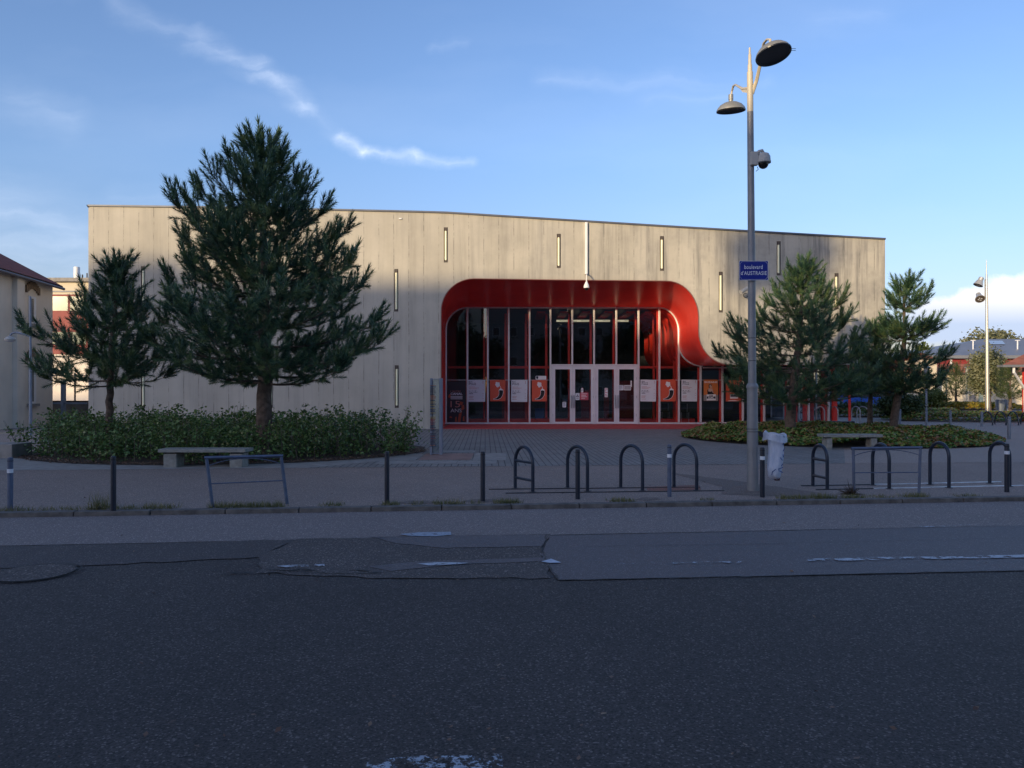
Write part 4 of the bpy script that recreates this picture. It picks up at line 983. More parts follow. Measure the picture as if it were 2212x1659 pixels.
for (x, y, h) in ((-2.75, 19.7, 1.0), (-2.95, 20.3, 1.15), (-3.1, 19.2, .9), (-12.6, 19.8, .9)):
    for j in range(6):
        m_ = 30; zz = np.linspace(.1, h*rnd.uniform(.7, 1.1), m_); lx, ly = rnd.uniform(-.1, .45)*(1 if x > -8 else -1), rnd.uniform(-.3, .3)
        C.append(np.stack([x+lx*zz+rnd.randn(m_)*.06, y+ly*zz+rnd.randn(m_)*.06, zz], 1)); stems.tube([(x, y, 0), (x+lx*h, y+ly*h, h)], [.007, .003], 4, cap=False)
C = np.concatenate(C); from_tris('foliage', leaf_quads(C, .088, rnd, .5), M['hedge'], hedge, 4)
stems.build('stems', M['twig'], hedge)['kind'] = 'stuff'
a = rnd.rand(5200)*2*np.pi; rr = 1.0+rnd.randn(5200)*.035; lx, ly = bed[0]+bed[2]*rr*np.cos(a), bed[1]+bed[3]*rr*np.sin(a)
k = ly < bed[1]+.5; C = np.stack([lx[k], ly[k], .022+rnd.rand(k.sum())*.025], 1)
o = from_tris('leaf_litter', leaf_quads(C, .05, rnd, 2.5), M['litter'], None, 4); tag(o, 'brown fallen leaves scattered along the foot of the hedge', 'leaves', None, 'stuff')

ivy = (11.25, 27.1, 5.15, 5.15)
ellipse_sheet('soil_bed', ivy, .012, M['soil'], 1.0, .01)
x, y, r = in_ellipse(60000, ivy, rnd, 1.0); h = .40*np.clip((1-r)*5+.25, 0, 1)*(.75+.35*np.sin(x*1.9)*np.cos(y*2.3+x))+rnd.rand(len(x))*.06
keep = ~((np.abs(x-9.65) < 1.0) & (y < 22.6))
C = np.stack([x, y, np.maximum(.02, h*(1-.25*rnd.rand(len(x))))], 1)[keep]
o = from_tris('ivy_ground_cover', leaf_quads(C, .095, rnd, .9, .85), M['ivy'], None, 4); tag(o, 'low mound of green, yellow and rusty ivy in the oval bed on the right', 'ground cover', None, 'stuff')
# grass tufts in the kerb joint
V = []
for (u0, u1, n_, hmax) in ((0, 90, 220, .10), (90, 230, 240, .09), (232, 262, 160, .34), (262, 320, 130, .10), (330, 400, 260, .12), (470, 620, 700, .13), (700, 745, 120, .10), (828, 862, 160, .10), (890, 912, 60, .08), (940, 1000, 220, .12), (1020, 1042, 50, .09), (1075, 1125, 320, .11), (1330, 1380, 260, .09), (1540, 1570, 60, .07), (1720, 1790, 330, .10), (1800, 1850, 300, .12), (1870, 1930, 250, .09), (1950, 1990, 120, .07), (2020, 2080, 240, .11), (2150, 2212, 120, .07)):
    for i in range(n_):
        u = random.uniform(u0, u1); px = (u-CX)/FPX*11.1; s = (px-KO.x)/kd.x+random.gauss(0, .04); nn = random.uniform(.17, .40) if random.random() < .7 else random.uniform(.15, .22)
        b0 = Vector(K(s, nn, .0)); hgt = hmax*random.uniform(.3, 1); lean = Vector((random.gauss(0, .5), random.gauss(0, .5), 1.1)).normalized()*hgt
        sd_ = Vector((random.uniform(-1, 1), random.uniform(-1, 1), 0)).normalized()*.004
        V.append([b0-sd_, b0+sd_, b0+lean])
o = from_tris('grass', np.array([[tuple(p) for p in t_] for t_ in V]), M['grass'], None, 3); tag(o, 'dry grass tufts growing along the kerb', 'grass', None, 'stuff')
p = G(1838, 1068); t = thing('weed', p, 'dark withered weed at the foot of the right barrier', 'weed'); V = []
for i in range(200):
    d = Vector((random.gauss(0, 1), random.gauss(0, 1), abs(random.gauss(0, .8)))).normalized()*random.uniform(.05, .2); s_ = Vector((random.gauss(0, 1), random.gauss(0, 1), random.gauss(0, 1))).normalized()*.008
    q = Vector(p)+d*random.uniform(.0, .4); V.append([q-s_, q+s_, q+d])
from_tris('leaves', np.array([[tuple(q) for q in t_] for t_ in V]), mat('withered_leaves', (.05, .035, .025), .9), t, 3)
# scattered leaves and crumbs on road and pavement
C = []
for i in range(90): q = RG(random.uniform(100, 2200), random.uniform(1120, 1650)) ; C.append((q.x, q.y, RZ+.02))
for i in range(160): q = G(random.uniform(20, 2180), random.uniform(1020, 1088)); C.append((q.x, q.y, .012))
o = from_tris('fallen_leaves', leaf_quads(np.array(C), .035, rnd, 3), M['litter'], None, 4); tag(o, 'few small dry leaves scattered over road and pavement', 'leaves', None, 'stuff')

# ------------------------------------------------------------------ bollards
def bollard(u, vt, vb, mt, r, label, band=None, group='bollards along the kerb'):
    p = G(u, vb-2); h = (vb-vt)/FPX*p.y
    t = thing('bollard', p, label, 'bollard', group); Mx = Matrix.Translation(p)
    MB().lathe([(r, -.05), (r, h-.025), (r*.93, h-.008), (r*.6, h)], Mx, 20).build('post', mt, t, smooth=True)
    MB().lathe([(r+.0025, h-.052), (r+.0025, h-.045)], Mx, 20).build('groove', M['black'], t)
    if band:
        MB().lathe([(r+.003, h-band-.055), (r+.003, h-band)], Mx, 20, cap=False).build('band', M['band'], t, smooth=True)
    return t
bollard(22, 990, 1103, M['bollard_g'], .036, 'faded blue grey bollard with a pale band at the far left edge', .16)
bollard(245, 987, 1106, M['bollard'], .036, 'plain dark bollard with tall grass at its foot, left of the leaning barrier')
bollard(836, 977, 1089, M['bollard'], .036, 'plain dark bollard right of the leaning barrier in front of the hedge end')
bollard(1043, 977, 1085, M['bollard'], .036, 'plain dark bollard just left of the first bicycle stand with crossbars')
bollard(1248, 972, 1080, M['bollard'], .036, 'plain dark bollard standing in front of the second bicycle stand')
bollard(1446, 962, 1075, M['bollard_g'], .032, 'faded grey bollard with a pale band beside the fourth bicycle stand', .15)
bollard(1647, 968, 1076, M['bollard'], .036, 'dark bollard with a white band between lamp post and hanging rubbish bag', .14)
bollard(2175, 960, 1065, M['bollard'], .036, 'dark bollard with a white band in front of the last bicycle stand at far right', .12)
gf = 'grey bollards on the plaza'
for (u, vt, vb, l) in ((1944, 886, 925, 'grey steel bollard beside the leaning pine trunk beyond the ivy bed'), (2001, 889, 922, 'grey steel bollard in front of the thin lamp post on the plaza'), (2053, 889, 921, 'grey steel bollard between the two far planting beds'), (2121, 891, 924, 'grey steel bollard left of the floodlight mast'), (2180, 902, 951, 'grey steel bollard right of the ivy bed, nearest of the plaza ones')):
    bollard(u, vt, vb, M['bollard_far'], .055, l, None, gf)

# ------------------------------------------------------------------ bicycle stands
def arch(p, q, h, n=14):                               # from ground point p up, over, down to q
    p, q = Vector(p), Vector(q); w = (q-p).length; r = w/2; pts = [Vector((p.x, p.y, -.03)), Vector((p.x, p.y, (h-r)*.5))]
    for i in range(n+1):
        a = math.pi*(1-i/n); c = (p+q)/2; dx = (q-p)/2
        pts.append(Vector((c.x, c.y, h-r))+dx*math.cos(a)+Vector((0, 0, r*math.sin(a))))
    return pts+[Vector((q.x, q.y, (h-r)*.5)), Vector((q.x, q.y, -.03))]
def stand(l, r, vb1, vb2, vt, label, bars=False, mt='hoop', group='bicycle stands along the pavement', rad=.029):
    p, q = G(l, vb1), G(r, vb2); h = (max(vb1, vb2)-vt)/FPX*min(p.y, q.y)-.01
    c = (p+q)/2; t = thing('bicycle_stand', (c.x, c.y, 0), label, 'bicycle stand', group)
    MB().tube(arch(p, q, h), rad, 12).build('hoop', M[mt], t, smooth=True)
    if bars:
        for z in (h*.66, h*.26): MB().tube([Vector((p.x, p.y, z)), Vector((q.x, q.y, z))], .025, 8).build('crossbar', M[mt], t, smooth=True)
    for s in (p, q): MB().lathe([(rad+.03, .001), (rad+.03, .008), (rad+.001, .012)], Matrix.Translation((s.x, s.y, 0)), 14).build('foot_plate', M['raildark'], t)
stand(1113, 1151, 1055, 1063, 966, 'dark arched bicycle stand with two crossbars left of the other three stands', True)
stand(1226, 1269, 1054, 1061, 965, 'dark plain bicycle stand right behind a plain dark bollard')
stand(1341, 1388, 1053, 1060, 963, 'dark plain bicycle stand standing free between two bollards, in front of the entrance')
stand(1456, 1505, 1052, 1059, 961, 'dark plain bicycle stand right beside the faded grey banded bollard')
stand(1756, 1787, 1050, 1057, 962, 'dark arched bicycle stand with two crossbars right of the rubbish bag', True)
stand(1885, 1921, 1048, 1056, 960, 'dark plain bicycle stand seen through the upright barrier')
stand(2009, 2050, 1047, 1054, 957, 'dark plain bicycle stand right of the upright barrier')
stand(2138, 2181, 1044, 1051, 956, 'dark plain bicycle stand partly behind the last banded bollard')
def rail(u0, v0, u1, v1, m_, label, w=.02):
    a, c = G(u0, v0), G(u1, v1); d = (c-a).normalized(); n_ = Vector((-d.y, d.x, 0))*w
    b = MB(); b.add([tuple(Vector((p.x, p.y, z))) for z in (.0, .014) for p in (a-n_, a+n_, c+n_, c-n_)], [(4, 5, 6, 7), (0, 1, 5, 4), (1, 2, 6, 5), (2, 3, 7, 6), (3, 0, 4, 7)])
    o = b.build('ground_rail', M[m_]); tag(o, label, 'rail', 'flat rails under the bicycle stands'); return o
rail(1056, 1057.5, 1512, 1053, 'raildark', 'dark flat rail behind, under the left four bicycle stands'); rail(1092, 1066, 1564, 1060.5, 'raildark', 'dark flat rail in front, under the left four bicycle stands')
rail(1731, 1050, 1880, 1047.5, 'raildark', 'short dark flat rail behind, at the left end of the right stands'); rail(1881, 1047.5, 2162, 1041.5, 'galv', 'rear galvanised rail with a painted white reflection, under the right bicycle stands')
rail(1763, 1058.5, 1886, 1056, 'raildark', 'short dark flat rail in front, at the left end of the right stands'); rail(1887, 1056, 2210, 1049.5, 'galv', 'front galvanised rail with a painted white reflection, under the right bicycle stands')
gh = 'grey bicycle stands beside the hall'
for (l, r_, vt, lb) in ((1764, 1781, 878, 'grey bicycle stand seen through the corner glass beside the wide red post'), (1795, 1810, 878, 'grey bicycle stand seen between the wide red post and the corner post'), (1840, 1858, 878, 'grey bicycle stand just right of the corner post'), (1851, 1876, 878, 'grey bicycle stand farthest right of those beside the hall corner')):
    stand(l, r_, 917, 918, vt, lb, False, 'hoop_g', gh, .028)
gh = 'dark bicycle stands on the far plaza'
for (l, r_, lb) in ((2121, 2144, 'small far dark bicycle stand round the foot of the floodlight mast'), (2149, 2173, 'small far dark bicycle stand right of the floodlight mast'), (2176, 2200, 'small far dark bicycle stand behind a grey bollard, left of the red column'), (2205, 2232, 'small far dark bicycle stand cut by the right edge of the photo')):
    stand(l, r_, 917, 919, 889, lb, False, 'hoop', gh, .03)

# ------------------------------------------------------------------ barriers
def barrier(pts, vm, label, name='barrier'):
    bl, tl, tr, br_ = pts; Y = G(*bl).y; Yr = G(*br_).y
    P = [G(*bl), W(*tl, Y), W(*tr, Yr), G(*br_)]
    t = thing(name, P[0], label, 'barrier', 'tubular barriers along the kerb')
    MB().tube([P[0]-Vector((0, 0, .04)), P[1]], .025, 4).build('leg', M['bollard_g'], t); MB().tube([P[3]-Vector((0, 0, .04)), P[2]], .025, 4).build('leg', M['bollard_g'], t)
    d = (P[2]-P[1]).normalized(); MB().tube([P[1]-d*.03, P[2]+d*.03], .024, 4).build('top_rail', M['bollard_g'], t)
    fa = (vm-tl[1])/(bl[1]-tl[1]); A, B = P[1].lerp(P[0], fa), P[2].lerp(P[3], fa-.015); MB().tube([A, B], .010, 6).build('mid_rail', M['bollard_g'], t)
    A, B = P[1].lerp(P[0], .17), P[2].lerp(P[3], .17); n = 14
    MB().tube([A.lerp(B, i/n)+Vector((0, 0, .098*(1-(2*i/n-1)**2)**.9)) for i in range(n+1)], .007, 6).build('arched_brace', M['bollard_g'], t)
barrier([(460, 1096), (446, 989), (607, 985), (621, 1089)], 1045, 'bent blue grey tubular barrier leaning over to the left')
barrier([(1845, 1064), (1843, 969), (1988, 967), (1985, 1067)], 1021, 'upright blue grey tubular barrier in front of the right bicycle stands')

# ------------------------------------------------------------------ benches
def bench(u0, u1, vb, vt, thick, leg_us, depth, label, hid=False):
    p = G((u0+u1)/2, vb); Y = p.y; s = Y/FPX; x0, x1 = (u0-CX)*s, (u1-CX)*s; zt = EYE+(HZ-vt)*s
    t = thing('bench', (p.x, Y, 0), label, 'bench', 'concrete slab benches')
    MB().box(x0, x1, Y-.05, Y-.05+depth, zt-thick, zt).build('seat', M['bench'], t, bevel=.008)
    for (a, c) in leg_us: MB().box((a-CX)*s, (c-CX)*s, Y, Y+depth-.15, -.02, zt-thick-.03).build('leg', M['bench'], t, bevel=.006)
    b = MB()
    for (a, c) in leg_us: b.box((a-CX)*s+.02, (c-CX)*s-.02, Y+.02, Y+depth-.17, zt-thick-.029, zt-thick-.001)
    b.build('spacer', M['black'], t)
bench(343, 531, 1010, 970, .072, ((353, 381), (496, 523)), .55, 'grey concrete bench in front of the hedge')
bench(1778, 1906, 971, 938.5, .08, ((1786, 1798), (1882, 1895)), .5, 'grey concrete bench in front of the ivy bed')
p = W(1785, 918, 32.6); t = thing('bench', (p.x, 32.6, 0), 'low dark slab bench behind the ivy bed at the hall corner', 'bench', 'concrete slab benches')
MB().box(W(1733, 0, 32.6).x, W(1842, 0, 32.6).x, 32.4, 32.9, .28, .38).build('seat', M['bollard'], t, bevel=.01)
for u in (1750, 1825): x = W(u, 0, 32.6).x; MB().box(x-.15, x+.15, 32.45, 32.85, 0, .279).build('leg', M['bench'], t)

# ------------------------------------------------------------------ big lamp post
YLP = 12.75; pb = G(1626, 1060); pb.y = YLP; pb.x = W(1626, 0, YLP).x
lp = thing('street_lamp', (pb.x, YLP, 0), 'tall tapering grey lamp post carrying two round shades and the blue sign', 'street lamp')
s = YLP/FPX
def ctr(v): return Vector((W(np.interp(v, [103, 560, 835, 1060], [1619.5, 1623.5, 1625, 1626]), 0, YLP).x, YLP, EYE+(HZ-v)*s))
def lat(rows, name, m_, parent=lp, n=24):
    MB().tube([ctr(v) for v, r in rows], [r*s for v, r in rows], n).build(name, M[m_], parent, smooth=True)
lat([(1062, 11.8), (1000, 11.7), (842, 11.2), (838, 11.0)], 'base_shaft', 'pole')
lat([(839, 12.4), (836, 12.6), (833, 12.2), (828, 9.5)], 'collar', 'pole')
lat([(831, 8.6), (600, 7.8), (400, 7.2), (242, 6.7)], 'shaft', 'pole')
lat([(243, 6.6), (156, 6.3), (155, 5.0), (140, 4.6), (139, 3.6), (118, 3.2), (117, 2.4), (103, 1.9)], 'finial', 'pole_sunlit')  # upper shaft and tip in the painted sunlit tone
b = MB()
for v, r in ((780, 8.8), (731, 8.5), (927, 12.2), (933, 12.2)): b.tube([ctr(v), ctr(v-1.2)], (r)*s, 24)
b.build('strap', M['raildark'], lp)
b = MB(); b.box(pb.x-.030, pb.x+.030, YLP-.095, YLP-.084, .38, .72); b.build('access_hatch', M['pole'], lp, bevel=.003)
def shade(c, r, tilt_axis, tilt, name):
    Mx = Matrix.Translation(c) @ Matrix.Rotation(tilt, 4, tilt_axis)
    o = MB().lathe([(r, 0), (r*1.0, .012), (r*.93, r*.22), (r*.75, r*.42), (r*.45, r*.58), (r*.18, r*.64), (.04, r*.66), (.04, r*.78), (.0, r*.80)], Mx, 40, cap=False).build(name, M['shade'], lp, smooth=True)
    MB().lathe([(r*.985, .004), (r*.9, .03), (0, .05)], Mx, 40, cap=False).build('diffuser', M['shade_in'], o, smooth=True)
    MB().lathe([(r*1.0, -.006), (r*1.012, .012)], Mx, 40, cap=False).build('rim', M['black'], o)
    return Mx
c1 = W(1671, 119, 11.9); M1 = shade(c1, .272, Vector((-.8, -.6, 0)).normalized(), R(16), 'lamp_shade')
c2 = W(1579, 240, 14.0); M2 = shade(c2, .258, Vector((1, -.35, 0)).normalized(), R(8), 'lamp_shade')
a0 = ctr(200); k1 = M1 @ Vector((0, 0, .21))
MB().tube([a0+Vector((.03, 0, -.02)), W(1634, 175, 12.7), W(1642, 140, 12.5), W(1646, 112, 12.35), W(1650, 93, 12.2), W(1657, 85, 12.05), k1+Vector((0, 0, .06)), k1], [.035, .03, .027, .024, .022, .020, .020, .020], 8, flat=.8).build('arm', M['pole_sunlit'], lp, smooth=True)
k2 = M2 @ Vector((0, 0, .20))
MB().tube([ctr(191)+Vector((-.02, 0, 0)), W(1605, 192, 12.95), W(1597, 188, 13.2), W(1589, 183, 13.6), W(1584, 186, 13.9), W(1581, 197, 14.0), W(1579.5, 208, 14.0), k2], [.035, .03, .026, .022, .020, .018, .018, .018], 8, flat=.8).build('arm', M['pole_sunlit'], lp, smooth=True)
b = MB(); b.add([tuple(p) for p in (W(1615, 190, YLP), W(1615, 201, YLP), W(1604, 199, YLP+.15), W(1596, 189, YLP+.4), W(1604, 192, YLP+.2))], [(0, 1, 2, 4), (4, 2, 3)]); b.build('gusset', M['pole_sunlit'], lp)
MB().tube([k2+Vector((0, 0, .0)), k2+Vector((0, 0, .09))], .045, 10).build('knuckle', M['shade'], lp, smooth=True)
b = MB()
for dv in (0, 4): b.tube([W(1706, 105+dv, 11.9), W(1719, 105+dv, 11.9)], .004, 5)
b.build('spike', M['black'], lp)
# street name sign
t = thing('street_name_sign', W(1628, 584, YLP-.1), 'blue enamel street name sign reading boulevard d\'AUSTRASIE on the lamp post', 'sign')
ys = YLP-.10; a, c = W(1596.5, 605.5, ys), W(1660, 563, ys); w, h = c.x-a.x, c.z-a.z; r = .018
def rr(x0, x1, z0, z1, r, inward=False):
    pts = []
    for (cx, cz, a0, ix, iz) in ((x1-r, z1-r, 0, x1, z1), (x0+r, z1-r, 90, x0, z1), (x0+r, z0+r, 180, x0, z0), (x1-r, z0+r, 270, x1, z0)):
        for k in range(5):
            ang = R(a0+k*22.5)
            if inward: ang2 = R(a0+180+90-k*22.5); pts.append((ix+r*math.cos(ang2), iz+r*math.sin(ang2)))
            else: pts.append((cx+r*math.cos(ang), cz+r*math.sin(ang)))
    return pts
MB().prism(rr(a.x, c.x, a.z, c.z, r), ys, ys+.006).build('plate', M['signblue'], t)
def ring(outl, inl, y): n = len(outl); return MB().add([(p[0], y, p[1]) for p in outl]+[(p[0], y, p[1]) for p in inl], [(i, (i+1) % n, n+(i+1) % n, n+i) for i in range(n)])
ring(rr(a.x+.001, c.x-.001, a.z+.001, c.z-.001, r), rr(a.x+.006, c.x-.006, a.z+.006, c.z-.006, r), ys-.001).build('border', M['band'], t)
ring(rr(a.x+.014, c.x-.014, a.z+.014, c.z-.014, .028, True), rr(a.x+.0165, c.x-.0165, a.z+.0165, c.z-.0165, .028, True), ys-.0012).build('inner_line', M['band'], t)
Mx = Matrix.Translation((a.x, ys-.0005, a.z)); text_obj('boulevard', w*.62, h*.21, Mx @ Matrix.Translation((w*.18, 0, h*.575)), M['band'], t, bold=.006, gap=1.08)
text_obj("d'AUSTRASIE", w*.88, h*.20, Mx @ Matrix.Translation((w*.06, 0, h*.27)), M['band'], t, bold=.008, gap=1.10)
b = MB(); b.tube([(pb.x, YLP-.09, a.z+.06), (pb.x, YLP-.06, a.z+.06)], .03, 8); b.tube([(pb.x, YLP-.09, c.z-.06), (pb.x, YLP-.06, c.z-.06)], .03, 8); b.build('bracket', M['pole'], t)
# CCTV dome on the post
t = thing('security_camera', W(1640, 345, YLP), 'beige dome camera on a curved arm on the tall lamp post', 'camera')
a, c = W(1618, 360, YLP), W(1634, 331, YLP); MB().box(a.x, c.x, YLP-.11, YLP-.02, a.z, c.z).build('bracket', M['cctv'], t, bevel=.01)
q = W(1649, 345, YLP-.05)
MB().tube([W(1632, 345, YLP-.06), W(1634, 334, YLP-.06), W(1640, 327, YLP-.06), W(1646, 325, YLP-.06), W(1649, 331, YLP-.05)], .028, 10).build('arm', M['cctv'], t, smooth=True)
Mx = Matrix.Translation(W(1649, 352, YLP-.05))
MB().lathe([(.03, .17), (.085, .15), (.112, .10), (.116, .035), (.122, .03), (.122, .0), (.10, -.012)], Mx, 24).build('housing', M['cctv'], t, smooth=True)
MB().lathe([(.082, -.0121), (.08, -.04), (.06, -.075), (.03, -.092), (0, -.096)], Mx, 24).build('dome', M['black'], t, smooth=True)
MB().tube([W(1636, 360, YLP-.06), W(1638, 366, YLP-.06), W(1633, 370, YLP-.06)], .006, 5).build('cable', M['black'], t)
# rubbish bag on a ring
t = thing('rubbish_bag', W(1671, 985, YLP-.05), 'translucent pale rubbish bag hanging from a ring strapped to the lamp post', 'rubbish bag')
zc_ = W(0, 941, YLP).z; cx = W(1671, 0, YLP).x; n = 28
MB().tube([(cx+.165*math.cos(2*math.pi*i/n), YLP-.06+.15*math.sin(2*math.pi*i/n), zc_+.018*math.cos(2*math.pi*i/n)*-1) for i in range(n+1)], .012, 6, cap=False).build('ring', M['bollard_g'], t, smooth=True)
MB().add([tuple(p) for p in (W(1636, 930, YLP-.03), W(1640, 942, YLP-.03), W(1662, 952, YLP-.06), W(1662, 938, YLP-.06))], [(0, 1, 2, 3)]).build('support_arm', M['bollard'], t)
rn = random.Random(4); rows = []
for i in range(22):
    f = i/21; z = zc_+.02-.74*f; rx = .155-.012*f if f < .8 else .143*(max(0, 1-((f-.8)/.2)**2.2))**.5*.8+.02
    rows.append((z, rx*(1 if f > .03 else 1.06)))
b = MB(); nn = 30; vs = []
for i, (z, rx) in enumerate(rows):
    for j in range(nn):
        ang = 2*math.pi*j/nn; f = i/21; wv = 1+.05*math.sin(ang*5+f*3)+.03*math.sin(ang*9-f*7)+rn.uniform(-.012, .012)
        vs.append((cx+.01*f-.0+rx*.8*wv*math.cos(ang)+.02*math.sin(f*5), YLP-.06+rx*.8*wv*math.sin(ang), z+(.02*math.sin(ang*2) if i > 16 else 0)))
b.add(vs, [(i*nn+j, i*nn+(j+1) % nn, (i+1)*nn+(j+1) % nn, (i+1)*nn+j) for i in range(21) for j in range(nn)]); b.add([vs[21*nn+j] for j in range(nn)], [tuple(range(nn))])
b.build('bag', M['bag'], t, smooth=True)
b = MB(); vs = []                                      # folded-over collar of the bag
for i in range(5):
    for j in range(nn):
        ang = 2*math.pi*j/nn; rr_ = [.145, .165, .182, .186, .19][i]*(1+.06*math.sin(ang*4+i)+rn.uniform(-.03, .03)); zz = [.01, .03, .01, -.03, -.075][i]+.02*math.sin(ang*3+i*.7)+(.05*max(0, math.cos(ang-math.pi)) if i < 3 else -.05*max(0, math.cos(ang)))
        vs.append((cx+rr_*math.cos(ang), YLP-.06+rr_*.92*math.sin(ang), zc_+zz))
b.add(vs, [(i*nn+j, i*nn+(j+1) % nn, (i+1)*nn+(j+1) % nn, (i+1)*nn+j) for i in range(4) for j in range(nn)]); b.build('collar', M['bag'], t, smooth=True)
b = MB()
for (x, z, l, ag) in ((.09, -.12, .05, 80), (.10, -.22, .05, 70), (.09, -.32, .05, 100), (.06, -.37, .06, 130), (.07, -.47, .05, 60), (.05, -.52, .08, 20), (-.06, -.56, .08, 40), (.02, -.55, .05, 100), (.06, -.58, .05, 150), (-.09, -.60, .06, 80)):
    d = Vector((math.cos(R(ag)), 0, math.sin(R(ag))))*l/2; nv = Vector((-d.z, 0, d.x)).normalized()*.007; c = Vector((cx+x, YLP-.06-.138, zc_+z))
    b.add([tuple(q) for q in (c-d-nv, c-d+nv, c+d+nv, c+d-nv)], [(0, 1, 2, 3)])
b.build('blue_print', mat('blue_bag_print', (.03, .07, .22), .5), t)
MB().lathe([(.0, -.06), (.05, -.05), (.075, 0), (.06, .05), (.03, .075), (0, .08)], Matrix.Translation((cx-.005, YLP-.06, zc_-.62)) @ Matrix.Rotation(.6, 4, 'Y'), 10).build('litter', M['white'], t, smooth=True)
MB().box(cx-.01, cx+.07, YLP-.11, YLP-.03, zc_-.735, zc_-.69).build('dark_litter', mat('dark_rubbish', (.07, .03, .03), .8), t, bevel=.01)

# ------------------------------------------------------------------ stele with coloured stripes
pt_ = G(941, 983); Ys = pt_.y; ss = Ys/FPX
t = thing('display_totem', (W(941, 0, Ys).x, Ys, 0), 'upright glass and steel totem with stacked coloured lettering strips left of the entrance', 'totem')
X = lambda u: (u-CX)*ss
zt = EYE+(HZ-817)*ss
MB().box(X(929), X(933.5), Ys-.02, Ys+.30, 0, zt).build('post', M['steel'], t, bevel=.004); MB().box(X(949), X(954.5), Ys-.02, Ys+.30, 0, zt).build('post', M['steel'], t, bevel=.004)
MB().box(X(933.5), X(949), Ys, Ys+.012, .06, zt-.03).build('glass_panel', M['clear'], t)
MB().box(X(933.6), X(948.9), Ys+.0, Ys+.02, zt-.03, zt-.012).build('top_bar', M['steel'], t); MB().box(X(933.6), X(948.9), Ys+.0, Ys+.02, .03, .06).build('foot_bar', M['steel'], t)
cols = [(.30, .10, .05), (.05, .07, .12), (.04, .05, .08), (.22, .05, .05), (.05, .06, .10), (.26, .18, .05), (.05, .05, .06)]
strips = {c: MB() for c in cols}; z = .22; pr = random.Random(8); i = 0
while z < zt-.18:
    hh_ = pr.choice((.014, .018, .022)); c = cols[(int(z*4)+pr.choice((0, 0, 1, 2))) % len(cols)]; wd = pr.uniform(7, 10.5)
    strips[c].box(X(929.5+pr.uniform(-.6, .5)), X(933.8+wd-2), Ys-.032, Ys-.021, z, z+hh_); z += hh_+pr.uniform(.008, .016)
    if pr.random() < .05: z += .05
for k_, c in enumerate(cols): strips[c].build('colour_strips', mat('strip_colour', c, .5, var=.3, vscale=30), t)

# concrete block at the far left edge
p = G(6, 990); t = thing('concrete_block', (p.x, p.y, 0), 'pale concrete block cut by the left edge beside the hedge', 'block')
MB().box(W(-60, 0, p.y).x, W(26, 0, p.y).x, p.y, p.y+.8, -.02, .345).build('block', M['slab'], t, bevel=.015)

# ------------------------------------------------------------------ left background
def vwall(x, y, z): return (x, y, z)
t = thing('house', (-22.7, 38, 0), 'cream rendered house with dark red tiled roof at the left edge', 'house')
xa, xb = -21.7, -22.7                                  # wall line, near and far
Yn, Yf = 31.6, 38.0
def wx(Y): return -21.4+(Y-28.7)*(-1.3/9.3)
ez = EYE+(HZ-612)/FPX*38.0
b = MB(); b.add([(wx(Yn), Yn, 0), (wx(Yf), Yf, 0), (wx(Yf), Yf, ez), (wx(Yn), Yn, ez), (wx(Yf)-9, Yf, 0), (wx(Yf)-9, Yf, ez), (wx(Yn)-9, Yn, 0), (wx(Yn)-9, Yn, ez), (wx(Yf)-4.5, Yf, ez+2.1), (wx(Yn)-4.5, Yn, ez+2.1)],
      [(0, 1, 2, 3), (1, 4, 5, 8, 2), (0, 3, 9, 7, 6)]); b.build('wall', M['cream'], t)
ov = .32
b = MB(); A = [(wx(Yn)+ov, Yn-.4, ez-.22), (wx(Yf)+ov, Yf+ov, ez-.22)]; Rg = [(wx(Yn)-4.5, Yn-.4, ez+2.3), (wx(Yf)-4.5, Yf+ov, ez+2.3)]; Bk = [(wx(Yn)-9.6, Yn-.4, ez-.2), (wx(Yf)-9.6, Yf+ov, ez-.2)]
for q in (0, .12):
    b.add([(p[0], p[1], p[2]+q) for p in A+Rg+Bk], [(0, 1, 3, 2), (2, 3, 5, 4)])
b.add([A[1], (A[1][0], A[1][1], A[1][2]+.12), (Rg[1][0], Rg[1][1], Rg[1][2]+.12), Rg[1]], [(0, 1, 2, 3)])
b.build('roof', M['tile'], t)
MB().tube([(A[0][0]+.05, A[0][1], ez-.24), (A[1][0]+.05, A[1][1], ez-.24)], .07, 8).build('gutter', mat('lead_grey_gutter', (.13, .12, .14), .5, .3), t, smooth=True)
b = MB()
def wbox(Y0, Y1, z0, z1, d0, d1): 
    b.add([(wx(Y)+d, Y, z) for z in (z0, z1) for (Y, d) in ((Y0, d0), (Y1, d0), (Y1, d1), (Y0, d1))], [(0, 1, 2, 3), (4, 5, 6, 7), (0, 1, 5, 4), (1, 2, 6, 5), (2, 3, 7, 6), (3, 0, 4, 7)])
def Yat(u):                                            # wall depth seen at photo column u
    k = (u-CX)/FPX; return (-21.4+28.7*1.3/9.3)/(k+1.3/9.3)
wbox(Yat(27), Yat(43), 0, ez-.25, .002, .22); b.build('pilaster', M['cream'], t)
